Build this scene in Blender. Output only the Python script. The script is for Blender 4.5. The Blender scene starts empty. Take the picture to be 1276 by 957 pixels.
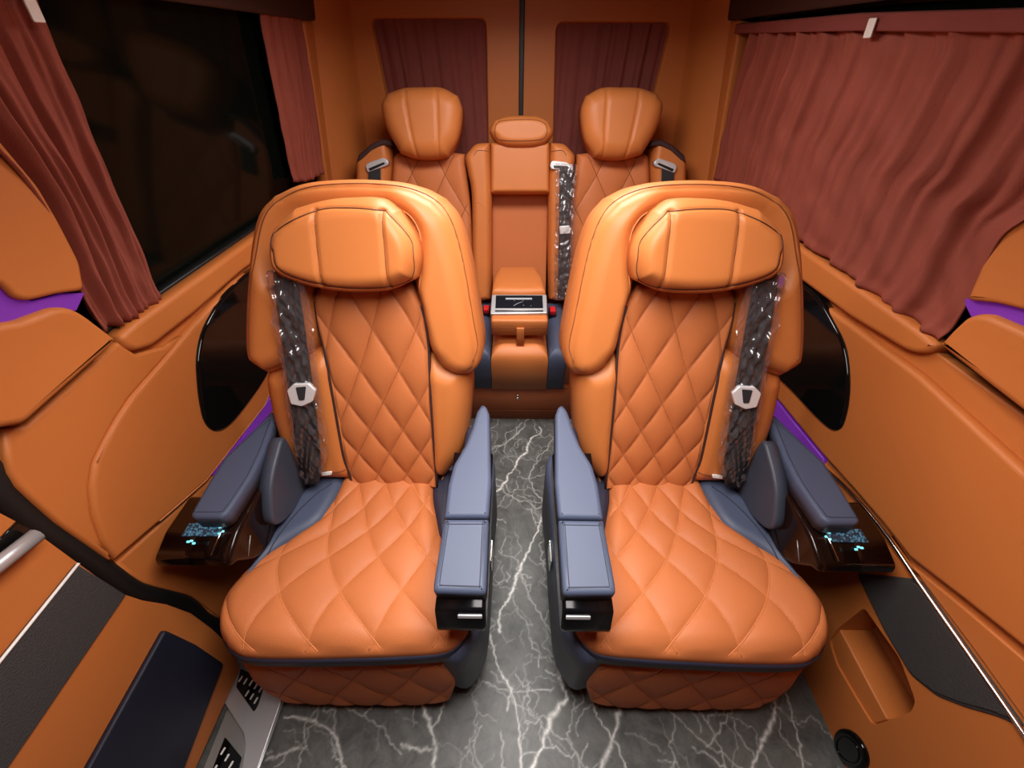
import bpy, bmesh, math, random
import numpy as np
from mathutils import Matrix, Vector
from mathutils.geometry import tessellate_polygon

random.seed(7)
rng = np.random.default_rng(7)
scn = bpy.context.scene
COL = scn.collection

# ------------------------------------------------------------------ camera
F = 480.0                                   # focal length in pixels of the 1276x957 frame
PITCH = math.radians(41)
YAW = math.atan((644.0 - 638) / F * math.cos(PITCH))
CAM = np.array([-0.014, 0.0, 1.4])


def rotz(v, a):
    return np.array([v[0] * math.cos(a) - v[1] * math.sin(a), v[0] * math.sin(a) + v[1] * math.cos(a), v[2]])


C_F = rotz((0, math.cos(PITCH), -math.sin(PITCH)), YAW)
C_U = rotz((0, math.sin(PITCH), math.cos(PITCH)), YAW)
C_R = rotz((1, 0, 0), YAW)
cam = bpy.data.objects.new('camera', bpy.data.cameras.new('camera'))
COL.objects.link(cam)
cam.data.sensor_width = 36
cam.data.lens = F / 1276 * 36
cam.data.clip_start = 0.01
cam.matrix_world = Matrix([[C_R[i], C_U[i], -C_F[i], CAM[i]] for i in range(3)] + [[0, 0, 0, 1]])
scn.camera = cam

# ------------------------------------------------------------------ world, exposure
scn.view_settings.view_transform = 'Standard'
scn.view_settings.look = 'None'
scn.view_settings.gamma = 1
scn.view_settings.exposure = 0.10
scn.view_settings.use_curve_mapping = False
w = bpy.data.worlds.new('night')
scn.world = w
w.use_nodes = True
w.node_tree.nodes['Background'].inputs[0].default_value = (0.01, 0.012, 0.015, 1)
w.node_tree.nodes['Background'].inputs[1].default_value = 0.3


def area_light(name, loc, sx, sy, power, color=(1, 1, 1), rot=(0, 0, 0), spread=150):
    l = bpy.data.lights.new(name, 'AREA')
    l.shape = 'RECTANGLE'
    l.size, l.size_y, l.energy, l.color = sx, sy, power, color
    l.spread = math.radians(spread)          # louvred downlights
    o = bpy.data.objects.new(name, l)
    o.location = loc
    o.rotation_euler = rot
    COL.objects.link(o)
    return o


# roof lamp panels: x, y, size x, size y, power, spread
LAMPS = [(0.0, 0.38, 0.50, 0.60, 9.2, 126), (0.0, 1.20, 0.60, 0.25, 9.5, 165)]
for lx, ly, lsx, lsy, pw, spd in LAMPS:
    area_light('roof_lamp_light', (lx, ly, 1.600), lsx, lsy, pw, (1.0, 0.97, 0.94), spread=spd)


# ------------------------------------------------------------------ pixel tracing
def ray(x, y):
    return C_R * (x - 638) / F - C_U * (y - 478.5) / F + C_F


class Frame:
    """A plane in the van: origin, two axes and a normal."""
    def __init__(self, O, S, T, N):
        self.O, self.S, self.T, self.N = [np.array(a, float) for a in (O, S, T, N)]
        for a in ('S', 'T', 'N'):
            v = getattr(self, a)
            setattr(self, a, v / np.linalg.norm(v))

    def px(self, p, n=0.0):
        """pixel -> (s,t) where its sight line meets this plane lifted by n; ('w',s,t) passes through"""
        if p[0] == 'w':
            return np.array(p[1:3], float)
        O = self.O + self.N * n
        d = ray(*p)
        k = ((O - CAM) @ self.N) / (d @ self.N)
        q = CAM + d * k - O
        return np.array([q @ self.S, q @ self.T])

    def pxs(self, pts, n=0.0):
        return np.array([self.px(p, n) for p in pts])

    def at(self, st, n):
        st = np.asarray(st, float)
        n = np.broadcast_to(np.asarray(n, float), st.shape[:-1])
        return self.O + st[..., :1] * self.S + st[..., 1:2] * self.T + n[..., None] * self.N


# ------------------------------------------------------------------ materials
def srgb(r, g, b):
    f = lambda c: (c / 255 / 12.92) if c / 255 <= 0.04045 else ((c / 255 + 0.055) / 1.055) ** 2.4
    return (f(r), f(g), f(b), 1)


def mat(name, col, rough=0.5, metal=0.0, bump=0.0, bscale=300, var=0.0, vscale=6, spec=0.5, coat=0.0, sheen=0.0, emit=None, estr=0):
    m = bpy.data.materials.new(name)
    m.use_nodes = True
    nt = m.node_tree
    b = nt.nodes['Principled BSDF']
    b.inputs['Base Color'].default_value = col
    b.inputs['Roughness'].default_value = rough
    b.inputs['Metallic'].default_value = metal
    b.inputs['Specular IOR Level'].default_value = spec
    b.inputs['Coat Weight'].default_value = coat
    b.inputs['Coat Roughness'].default_value = 0.05
    if sheen:
        b.inputs['Sheen Weight'].default_value = sheen
        b.inputs['Sheen Roughness'].default_value = 0.4
        b.inputs['Sheen Tint'].default_value = (col[0] * 2, col[1] * 2, col[2] * 2, 1)
    if emit:
        b.inputs['Emission Color'].default_value = emit
        b.inputs['Emission Strength'].default_value = estr
    tc = nt.nodes.new('ShaderNodeTexCoord')
    if bump:
        v = nt.nodes.new('ShaderNodeTexVoronoi')
        v.inputs['Scale'].default_value = bscale
        nt.links.new(tc.outputs['Object'], v.inputs['Vector'])
        bp = nt.nodes.new('ShaderNodeBump')
        bp.inputs['Strength'].default_value = bump
        bp.inputs['Distance'].default_value = 0.001
        nt.links.new(v.outputs['Distance'], bp.inputs['Height'])
        nt.links.new(bp.outputs[0], b.inputs['Normal'])
    if var:
        nz = nt.nodes.new('ShaderNodeTexNoise')
        nz.inputs['Scale'].default_value = vscale
        nz.inputs['Detail'].default_value = 4
        nt.links.new(tc.outputs['Object'], nz.inputs['Vector'])
        mx = nt.nodes.new('ShaderNodeMix')
        mx.data_type = 'RGBA'
        mx.inputs[6].default_value = tuple(c * (1 - var) for c in col[:3]) + (1,)
        mx.inputs[7].default_value = tuple(min(1, c * (1 + var)) for c in col[:3]) + (1,)
        nt.links.new(nz.outputs['Fac'], mx.inputs[0])
        nt.links.new(mx.outputs[2], b.inputs['Base Color'])
    return m


ORANGE = srgb(196, 115, 59)
M_LEATHER = mat('tan_leather', ORANGE, 0.48, spec=0.4, bump=0.10, bscale=700, var=0.05, vscale=9)
M_QUILT = mat('tan_perforated_leather', srgb(192, 110, 62), 0.55, spec=0.35, bump=0.22, bscale=420, var=0.05, vscale=9)
M_WALL = mat('tan_trim_leather', srgb(192, 110, 53), 0.5, spec=0.35, bump=0.06, bscale=600, var=0.04, vscale=4)
M_HEAD = mat('brown_headliner', srgb(120, 62, 34), 0.8, var=0.06)
M_HEADD = mat('darkened_brown_headliner', srgb(62, 32, 22), 0.8, var=0.06)  # headliner brown with the ceiling-edge shadow put in; also used on the bulkhead
M_SHIELD = mat('grey_navy_plastic', srgb(62, 66, 80), 0.5)
M_SATIN = mat('satin_silver', srgb(215, 215, 218), 0.35, metal=0.35)
M_NAVY = mat('navy_leather', srgb(72, 80, 102), 0.5, spec=0.35, bump=0.08, bscale=700, var=0.05, vscale=9)
M_NAVYD = mat('dark_navy_leather', srgb(38, 38, 56), 0.5, bump=0.08, bscale=700)
M_PIPE = mat('dark_brown_piping', srgb(58, 34, 34), 0.55)
M_SEAM = mat('brown_thread', srgb(118, 62, 30), 0.7)
M_QSTITCH = mat('tan_quilt_thread', srgb(160, 88, 46), 0.7)
M_THREAD = mat('orange_thread', srgb(206, 124, 70), 0.6)
M_NTHREAD = mat('navy_thread', srgb(44, 46, 62), 0.7)
M_BLACK = mat('gloss_black', (0.004, 0.004, 0.004, 1), 0.06, spec=0.35)
M_SATBLACK = mat('satin_black', (0.004, 0.004, 0.005, 1), 0.18, spec=0.2)
M_WOOD = mat('gloss_dark_brown', srgb(26, 13, 10), 0.1, spec=0.3, var=0.25, vscale=5)
M_GLASS = mat('dark_tinted_glass', (0.003, 0.004, 0.003, 1), 0.08, spec=0.10)
M_RUBBER = mat('black_rubber', (0.006, 0.006, 0.006, 1), 0.5)
M_CURT = mat('red_brown_velvet', srgb(140, 66, 50), 0.85, bump=0.35, bscale=260, var=0.16, vscale=14, sheen=0.12)
M_CURTD = mat('wine_velvet', srgb(126, 58, 50), 0.85, bump=0.35, bscale=260, var=0.16, vscale=14, sheen=0.1)
M_CHROME = mat('chrome', (0.8, 0.8, 0.8, 1), 0.15, metal=1)
M_ALU = mat('brushed_aluminium', srgb(190, 190, 192), 0.4, metal=0.6, var=0.04, vscale=40)
M_ALUD = mat('satin_steel', srgb(150, 150, 148), 0.45, metal=0.6)
M_MESH = mat('dark_grey_mesh', srgb(62, 60, 60), 0.6, bump=1.0, bscale=330)
M_BELT = mat('charcoal_webbing', srgb(38, 38, 42), 0.65, bump=0.4, bscale=500)
M_WHITE = mat('white_tab', srgb(235, 230, 225), 0.5)
M_RED = mat('red_plastic', srgb(215, 25, 35), 0.35)
M_PURPLE = mat('purple_ambient_light', srgb(110, 50, 150), 0.4, emit=srgb(140, 40, 200), estr=0.16)
M_LAMP = mat('lamp_diffuser', (0.9, 0.9, 0.9, 1), 0.5, emit=(1, 0.94, 0.86, 1), estr=4)
M_CYAN = mat('cyan_lit_icon', srgb(120, 220, 235), 0.4, emit=srgb(120, 225, 240), estr=0.9)
M_SCREEN = mat('dark_screen', (0.01, 0.011, 0.015, 1), 0.08)
M_GREY = mat('screen_grey_line', srgb(150, 150, 155), 0.4, emit=srgb(150, 150, 155), estr=0.25)


def keypad_material():
    m = mat('blue_lit_keypad', srgb(20, 36, 48), 0.25)
    nt = m.node_tree
    tc = nt.nodes.new('ShaderNodeTexCoord')
    v = nt.nodes.new('ShaderNodeTexVoronoi')
    v.inputs['Scale'].default_value = 190
    r = nt.nodes.new('ShaderNodeValToRGB')
    r.color_ramp.elements[0].position = 0.25
    r.color_ramp.elements[0].color = srgb(92, 160, 190)
    r.color_ramp.elements[1].position = 0.6
    r.color_ramp.elements[1].color = srgb(16, 36, 52)
    nt.links.new(tc.outputs['Object'], v.inputs['Vector'])
    nt.links.new(v.outputs['Distance'], r.inputs[0])
    b = nt.nodes['Principled BSDF']
    nt.links.new(r.outputs[0], b.inputs['Emission Color'])
    b.inputs['Emission Strength'].default_value = 0.5
    return m


M_KEY = keypad_material()


def plastic_material():
    m = bpy.data.materials.new('clear_plastic_film')
    m.use_nodes = True
    nt = m.node_tree
    nt.nodes.clear()
    out = nt.nodes.new('ShaderNodeOutputMaterial')
    tr = nt.nodes.new('ShaderNodeBsdfTransparent')
    tr.inputs[0].default_value = (0.93, 0.91, 0.92, 1)
    gl = nt.nodes.new('ShaderNodeBsdfGlossy')
    gl.inputs['Roughness'].default_value = 0.14
    df = nt.nodes.new('ShaderNodeBsdfDiffuse')
    df.inputs[0].default_value = srgb(225, 215, 220)
    fr = nt.nodes.new('ShaderNodeFresnel')
    fr.inputs[0].default_value = 1.5
    mr = nt.nodes.new('ShaderNodeMapRange')
    mr.inputs['From Max'].default_value = 1
    mr.inputs['To Min'].default_value = 0.05
    mr.inputs['To Max'].default_value = 0.8
    m0 = nt.nodes.new('ShaderNodeMixShader')
    m0.inputs[0].default_value = 0.05
    m1 = nt.nodes.new('ShaderNodeMixShader')
    nt.links.new(tr.outputs[0], m0.inputs[1])
    nt.links.new(df.outputs[0], m0.inputs[2])
    nt.links.new(fr.outputs[0], mr.inputs['Value'])
    nt.links.new(mr.outputs[0], m1.inputs[0])
    nt.links.new(m0.outputs[0], m1.inputs[1])
    nt.links.new(gl.outputs[0], m1.inputs[2])
    nt.links.new(m1.outputs[0], out.inputs[0])
    return m


M_FILM = plastic_material()


def marble_material():
    m = mat('dark_grey_marble', srgb(80, 80, 78), 0.36, spec=0.28)
    nt = m.node_tree
    b = nt.nodes['Principled BSDF']
    tc = nt.nodes.new('ShaderNodeTexCoord')
    nz = nt.nodes.new('ShaderNodeTexNoise')
    nz.inputs['Scale'].default_value = 14
    nz.inputs['Detail'].default_value = 12
    nz.inputs['Roughness'].default_value = 0.75
    nz.inputs['Distortion'].default_value = 0.6
    rp = nt.nodes.new('ShaderNodeValToRGB')
    e = rp.color_ramp.elements
    e[0].position, e[0].color = 0.30, srgb(58, 58, 57)
    e[1].position, e[1].color = 0.72, srgb(112, 112, 109)
    nt.links.new(tc.outputs['Object'], nz.inputs['Vector'])
    nt.links.new(nz.outputs['Fac'], rp.inputs[0])
    at = nt.nodes.new('ShaderNodeAttribute')
    at.attribute_name = 'vein'
    n2 = nt.nodes.new('ShaderNodeTexNoise')
    n2.inputs['Scale'].default_value = 70
    n2.inputs['Detail'].default_value = 5
    nt.links.new(tc.outputs['Object'], n2.inputs['Vector'])
    r2 = nt.nodes.new('ShaderNodeMapRange')
    r2.inputs['From Min'].default_value = 0.3
    r2.inputs['From Max'].default_value = 0.6
    r2.inputs['To Min'].default_value = 0.35
    nt.links.new(n2.outputs['Fac'], r2.inputs['Value'])
    mu = nt.nodes.new('ShaderNodeMath')
    mu.operation = 'MULTIPLY'
    mu.use_clamp = True
    nt.links.new(at.outputs['Fac'], mu.inputs[0])
    nt.links.new(r2.outputs[0], mu.inputs[1])
    mx = nt.nodes.new('ShaderNodeMix')
    mx.data_type = 'RGBA'
    mx.inputs[7].default_value = srgb(238, 237, 233)
    nt.links.new(mu.outputs[0], mx.inputs[0])
    nt.links.new(rp.outputs[0], mx.inputs[6])
    nt.links.new(mx.outputs[2], b.inputs['Base Color'])
    return m


M_MARBLE = marble_material()

# ------------------------------------------------------------------ object helpers
MIRROR = [None]                              # None, or the x offset of a mirrored copy


def link(o, parent=None):
    COL.objects.link(o)
    if parent is not None:
        o.parent = parent
    return o


def thing(name, loc, label, cat, group=None):
    o = bpy.data.objects.new(name, None)
    o.empty_display_size = 0.05
    x, y, z = loc
    if MIRROR[0] is not None:
        x = -x + MIRROR[0]
    o.location = (x, y, z)
    link(o)
    tag(o, label, cat, group)
    return o


def tag(o, label, cat, group=None):
    o['label'] = label
    o['category'] = cat
    if group:
        o['group'] = group
    return o


def struct(o, label=None, cat=None):
    o['kind'] = 'structure'
    if label:
        o['label'] = label
    if cat:
        o['category'] = cat
    return o


def origin_of(parent):
    v = Vector((0, 0, 0))
    while parent is not None:
        v += parent.location
        parent = parent.parent
    return np.array(v)


def mk(name, V, Fc, material, parent=None, smooth=True, label=None):
    V = np.asarray(V, float).copy()
    if MIRROR[0] is not None:
        V[:, 0] = -V[:, 0] + MIRROR[0]
        Fc = [tuple(reversed(f)) for f in Fc]
    V = V - origin_of(parent)
    me = bpy.data.meshes.new(name)
    me.from_pydata(V.tolist(), [], [tuple(int(i) for i in f) for f in Fc])
    me.materials.append(material)
    if smooth:
        me.polygons.foreach_set('use_smooth', [True] * len(me.polygons))
    me.update()
    o = bpy.data.objects.new(name, me)
    link(o, parent)
    if label:
        o['label'] = label
    return o


def catmull(P, n=10, closed=False):
    P = np.asarray(P, float)
    if len(P) == 2 and not closed:
        return np.array([P[0] + (P[1] - P[0]) * i / n for i in range(n + 1)])
    if closed:
        Q = np.vstack([P[-1], P, P[0], P[1]])
        m = len(P)
    else:
        Q = np.vstack([2 * P[0] - P[1], P, 2 * P[-1] - P[-2]])
        m = len(P) - 1
    out = []
    for i in range(m):
        p0, p1, p2, p3 = Q[i:i + 4]
        for k in range(n):
            t = k / n
            out.append(0.5 * (2 * p1 + (p2 - p0) * t + (2 * p0 - 5 * p1 + 4 * p2 - p3) * t * t + (3 * p1 - p0 - 3 * p2 + p3) * t ** 3))
    if not closed:
        out.append(P[-1])
    return np.array(out)


def resample(P, us, closed=False):
    if closed:
        P = np.vstack([P, P[0]])
    L = np.concatenate([[0], np.cumsum(np.linalg.norm(np.diff(P, axis=0), axis=1))])
    L = L / L[-1]
    return np.stack([np.interp(us, L, P[:, k]) for k in range(P.shape[1])], 1)


def fillet(P, r, n=5):
    """closed polygon with rounded corners; r a number or one per corner"""
    P = np.asarray(P, float)
    m = len(P)
    rr = [r] * m if np.isscalar(r) else list(r)
    out = []
    for i in range(m):
        a, b, c = P[i - 1], P[i], P[(i + 1) % m]
        u, v = a - b, c - b
        lu, lv = np.linalg.norm(u), np.linalg.norm(v)
        d = min(rr[i], lu * 0.48, lv * 0.48)
        if d < 1e-5:
            out.append(b)
            continue
        p, q = b + u / lu * d, b + v / lv * d
        for k in range(n + 1):
            t = k / n
            out.append((1 - t) ** 2 * p + 2 * t * (1 - t) * b + t * t * q)
    return np.array(out)


def ccw(P):
    x, y = P[:, 0], P[:, 1]
    return P if np.sum(x * np.roll(y, -1) - np.roll(x, -1) * y) > 0 else P[::-1]


def inset(P, d):
    e = np.roll(P, -1, 0) - P
    e = e / (np.linalg.norm(e, axis=1, keepdims=True) + 1e-9)
    nrm = np.stack([-e[:, 1], e[:, 0]], 1)
    b = nrm + np.roll(nrm, 1, 0)
    b = b / (np.linalg.norm(b, axis=1, keepdims=True) + 1e-9)
    k = np.clip(np.sum(b * nrm, 1), 0.4, 1)
    return P + b * (d / k)[:, None]


def slab(name, fr, P, n0, n1, r, material, parent=None, smooth=True, label=None, seg=4, back=True, warp=None):
    """a rounded-edge plate: outline P in the frame, from depth n0 to n1"""
    P = ccw(np.asarray(P, float))
    m = len(P)
    rings = [(0, n0)]
    for k in range(seg + 1):
        a = math.pi / 2 * k / seg
        rings.append((r * (1 - math.cos(a)), n1 - r + r * math.sin(a)))
    V = []
    for d, n in rings:
        V.append(fr.at(inset(P, d), n))
    V = np.vstack(V)
    Fc = []
    for k in range(len(rings) - 1):
        for i in range(m):
            j = (i + 1) % m
            Fc.append((k * m + i, k * m + j, (k + 1) * m + j, (k + 1) * m + i))
    nside = len(Fc)
    t0 = (len(rings) - 1) * m
    cap = ccw_tris(inset(P, r))
    Fc += [tuple(t0 + i for i in t) for t in cap]
    if back:
        Fc += [tuple(reversed(t)) for t in ccw_tris(P)]
    if np.dot(np.cross(fr.S, fr.T), fr.N) < 0:
        Fc = [tuple(reversed(f)) for f in Fc]
    o = mk(name, V, Fc, material, parent, smooth, label)
    if smooth:
        o.data.polygons.foreach_set('use_smooth', [i < nside for i in range(len(Fc))])
    return o


def ccw_tris(P, hole=None):
    loops = [[Vector((x, y, 0)) for x, y in P]]
    Q = np.asarray(P, float)
    if hole is not None:
        loops.append([Vector((x, y, 0)) for x, y in hole])
        Q = np.vstack([Q, hole])
    out = []
    for a, b, c in tessellate_polygon(loops):
        ar = (Q[b][0] - Q[a][0]) * (Q[c][1] - Q[a][1]) - (Q[c][0] - Q[a][0]) * (Q[b][1] - Q[a][1])
        if abs(ar) < 1e-12:
            continue
        out.append((a, b, c) if ar > 0 else (a, c, b))
    return out


def slab_hole(name, fr, P, H, n0, n1, material, parent=None, label=None):
    """a flat plate with one opening"""
    P, H = ccw(np.asarray(P, float)), ccw(np.asarray(H, float))
    m, h = len(P), len(H)
    V = np.vstack([fr.at(P, n1), fr.at(H, n1), fr.at(P, n0), fr.at(H, n0)])
    Fc = list(ccw_tris(P, H))
    Fc += [(m + h + i, m + h + (i + 1) % m, (i + 1) % m, i) for i in range(m)]
    Fc += [(m + i, m + (i + 1) % h, 2 * m + h + (i + 1) % h, 2 * m + h + i) for i in range(h)]
    if np.dot(np.cross(fr.S, fr.T), fr.N) < 0:
        Fc = [tuple(reversed(f)) for f in Fc]
    return mk(name, V, Fc, material, parent, False, label)


def tube(name, P, r, material, parent=None, seg=8, closed=False, label=None, flat=1.0):
    P = np.asarray(P, float)
    m = len(P)
    T = np.gradient(P, axis=0)
    if closed:
        T = np.roll(P, -1, 0) - np.roll(P, 1, 0)
    T = T / (np.linalg.norm(T, axis=1, keepdims=True) + 1e-12)
    up = np.array([0, 0, 1.0]) if abs(T[0][2]) < 0.9 else np.array([0, 1.0, 0])
    x = np.cross(T[0], up)
    x /= np.linalg.norm(x)
    V, Fc = [], []
    for i in range(m):
        x = x - T[i] * (x @ T[i])
        x /= np.linalg.norm(x)
        y = np.cross(T[i], x)
        for k in range(seg):
            a = 2 * math.pi * k / seg
            V.append(P[i] + r * (math.cos(a) * x + math.sin(a) * y))
    for i in range(m if closed else m - 1):
        j = (i + 1) % m
        for k in range(seg):
            q = (k + 1) % seg
            Fc.append((i * seg + k, i * seg + q, j * seg + q, j * seg + k))
    if not closed:
        Fc.append(tuple(reversed(range(seg))))
        Fc.append(tuple((m - 1) * seg + k for k in range(seg)))
    return mk(name, V, Fc, material, parent, True, label)


def box(name, lo, hi, r, material, parent=None, label=None):
    lo, hi = np.array(lo, float), np.array(hi, float)
    fr = Frame((0, 0, 0), (1, 0, 0), (0, 1, 0), (0, 0, 1))
    P = fillet([(lo[0], lo[1]), (hi[0], lo[1]), (hi[0], hi[1]), (lo[0], hi[1])], r, 3)
    return slab(name, fr, P, lo[2], hi[2], r * 0.8 if r else 0.0005, material, parent, True, label, seg=3)


def seg_dist(Q, P):
    """distance from points Q to closed polyline P"""
    A, B = P, np.roll(P, -1, 0)
    best = np.full(len(Q), 1e9)
    for a, b in zip(A, B):
        ab = b - a
        L = ab @ ab
        if L < 1e-14:
            continue
        t = np.clip(((Q - a) @ ab) / L, 0, 1)
        d = Q - a - t[:, None] * ab
        best = np.minimum(best, d[:, 0] ** 2 + d[:, 1] ** 2)
    return np.sqrt(best)


def inside(Q, P):
    c = np.zeros(len(Q), bool)
    A, B = P, np.roll(P, -1, 0)
    for a, b in zip(A, B):
        if a[1] == b[1]:
            continue
        cond = ((a[1] > Q[:, 1]) != (b[1] > Q[:, 1])) & (Q[:, 0] < (b[0] - a[0]) * (Q[:, 1] - a[1]) / (b[1] - a[1]) + a[0])
        c ^= cond
    return c


def smooth01(x):
    x = np.clip(x, 0, 1)
    return x * x * (3 - 2 * x)


class Pad:
    """an upholstered surface: a patch between four traced edges, puffed up and closed at the back"""
    def __init__(self, fr, bottom, right, top, left, base=0.0, nu=40, nv=40, H=0.03, R=0.04, back=0.03, extra=None, edge=0.6, pixel=True, world=None):
        g = (lambda L: fr.pxs(L, base)) if pixel else (lambda L: np.array(L, float))
        mixu = lambda n: (1 - edge) * np.linspace(0, 1, n) + edge * (0.5 - 0.5 * np.cos(np.pi * np.linspace(0, 1, n)))
        us, vs = mixu(nu), mixu(nv)
        B, Rr, T, L = [catmull(g(s), 12) for s in (bottom, right, top, left)]
        B, T = resample(B, us), resample(T, us)
        Rr, L = resample(Rr, vs), resample(L, vs)
        L[0], L[-1], Rr[0], Rr[-1] = B[0], T[0], B[-1], T[-1]
        U, Vv = np.meshgrid(us, vs)
        u, v = U[..., None], Vv[..., None]
        ST = (1 - v) * B[None] + v * T[None] + (1 - u) * L[:, None] + u * Rr[:, None] - (
            (1 - u) * (1 - v) * B[0] + u * (1 - v) * B[-1] + (1 - u) * v * T[0] + u * v * T[-1])
        self.out = np.vstack([B, Rr[1:], T[::-1][1:], L[::-1][1:-1]])
        q = ST.reshape(-1, 2)
        d = seg_dist(q, self.out).reshape(U.shape)
        x = np.clip(d / R, 0, 1)
        N = base + H * np.sqrt(np.maximum(0, 1 - (1 - x) ** 2))
        if extra is not None:
            N = N + extra(U, Vv, ST, d)
        self.fr, self.ST, self.N, self.base, self.back, self.nu, self.nv = fr, ST, N, base, back, nu, nv
        self.U, self.V = U, Vv
        self.us, self.vs = us, vs

    def build(self, name, material, parent, label=None):
        nu, nv = self.nu, self.nv
        V = self.fr.at(self.ST, self.N).reshape(-1, 3)
        Fc = [(j * nu + i, j * nu + i + 1, (j + 1) * nu + i + 1, (j + 1) * nu + i) for j in range(nv - 1) for i in range(nu - 1)]
        loop = [i for i in range(nu)] + [j * nu + nu - 1 for j in range(1, nv)] + [(nv - 1) * nu + i for i in range(nu - 2, -1, -1)] + [j * nu for j in range(nv - 2, 0, -1)]
        k0 = len(V)
        bk = self.fr.at(self.ST.reshape(-1, 2)[loop], self.base - self.back)
        V = np.vstack([V, bk])
        m = len(loop)
        for i in range(m):
            j = (i + 1) % m
            Fc.append((k0 + i, k0 + j, loop[j], loop[i]))
        Fc.append(tuple(k0 + i for i in reversed(range(m))))
        if np.dot(np.cross(self.fr.S, self.fr.T), self.fr.N) < 0:
            Fc = [tuple(reversed(f)) for f in Fc]
        self.obj = mk(name, V, Fc, material, parent, True, label)
        return self.obj

    def lift(self, st):
        q = self.ST.reshape(-1, 2)
        n = self.N.reshape(-1)
        out = []
        for p in np.asarray(st):
            d = np.sum((q - p) ** 2, 1)
            k = np.argpartition(d, 4)[:4]
            wgt = 1 / (d[k] + 1e-8)
            out.append((n[k] * wgt).sum() / wgt.sum())
        return np.array(out)

    def on_px(self, pts, lift=0.0, n=8, closed=False):
        """world points on this pad's surface along traced pixels"""
        st = catmull(self.fr.pxs(pts, self.base + float(np.mean(self.N - self.base))), n, closed)
        return self.fr.at(st, self.lift(st) + lift)

    def on_uv(self, pts, lift=0.0):
        pts = np.asarray(pts, float)
        fu = np.interp(pts[:, 0], self.us, np.arange(self.nu))
        fv = np.interp(pts[:, 1], self.vs, np.arange(self.nv))
        i = np.clip(fu.astype(int), 0, self.nu - 2)
        j = np.clip(fv.astype(int), 0, self.nv - 2)
        a, b = (fu - i)[:, None], (fv - j)[:, None]
        W = self.fr.at(self.ST, self.N)
        P = (1 - a) * (1 - b) * W[j, i] + a * (1 - b) * W[j, i + 1] + (1 - a) * b * W[j + 1, i] + a * b * W[j + 1, i + 1]
        return P + self.fr.N * lift

    def rim(self, lift=0.0, ins=0.0):
        return self.fr.at(inset(ccw(self.out), ins) if ins else self.out, self.base + lift)


def dish(fr, poly, depth, width):
    """lowers the surface inside a polygon (s,t)"""
    def f(ST):
        q = ST.reshape(-1, 2)
        d = seg_dist(q, poly)
        d = np.where(inside(q, poly), d, -d).reshape(ST.shape[:2])
        return -depth * smooth01(0.5 + d / width)
    return f


def crease(fr, lines, base, depth, width):
    """narrow sewn grooves along traced pixel lines"""
    L = [catmull(fr.pxs(l, base), 8) for l in lines]

    def f(ST):
        q = ST.reshape(-1, 2)
        h = np.zeros(len(q))
        for P in L:
            best = np.full(len(q), 1e9)
            for a, b in zip(P[:-1], P[1:]):
                ab = b - a
                t = np.clip(((q - a) @ ab) / (ab @ ab + 1e-14), 0, 1)
                dd = q - a - t[:, None] * ab
                best = np.minimum(best, (dd ** 2).sum(1))
            h -= depth * np.exp(-best / (width * width))
        return h.reshape(ST.shape[:2])
    return f


def quilt(A, w, amp):
    """diamond tufting: A(v) diamonds across, w(v) rows"""
    def f(U, V):
        p = A(V) * (U - 0.5) + w(V)
        q = A(V) * (U - 0.5) - w(V)
        s = np.abs(np.sin(np.pi * p)) * np.abs(np.sin(np.pi * q))
        return amp * (np.power(s, 0.42) - 0.6)
    return f


def quilt_seams(pad, A, w, name, material, parent, r=0.0011, lift=0.0004, lim=(0.02, 0.98)):
    """one sewing thread along each groove of the tufting"""
    vs = np.linspace(lim[0], lim[1], 90)
    for sg in (1, -1):
        for k in range(-12, 13):
            # A(v)*(u-.5) + sg*w(v) = k
            u = 0.5 + (k - sg * w(vs)) / A(vs)
            ok = (u > 0.02) & (u < 0.98)
            if ok.sum() < 4:
                continue
            idx = np.where(ok)[0]
            for run in np.split(idx, np.where(np.diff(idx) > 1)[0] + 1):
                if len(run) < 4:
                    continue
                P = pad.on_uv(np.stack([u[run], vs[run]], 1), lift)
                tube(name, P, r, material, parent, seg=5)


# common frames
FZ = lambda z: Frame((0, 0, z), (1, 0, 0), (0, 1, 0), (0, 0, 1))
FX = lambda x, s=1: Frame((x, 0, 0), (0, 1, 0), (0, 0, 1), (s, 0, 0))
FY = lambda y: Frame((0, y, 0), (1, 0, 0), (0, 0, 1), (0, -1, 0))
FL, FR = FX(-0.85, 1), FX(0.85, -1)
FLU = Frame((-0.85, 0, 0.945), (0, 1, 0), (0.07, 0, 0.458), (0.458, 0, -0.07))
FRU = Frame((0.85, 0, 0.945), (0, 1, 0), (-0.07, 0, 0.458), (-0.458, 0, -0.07))


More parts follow.
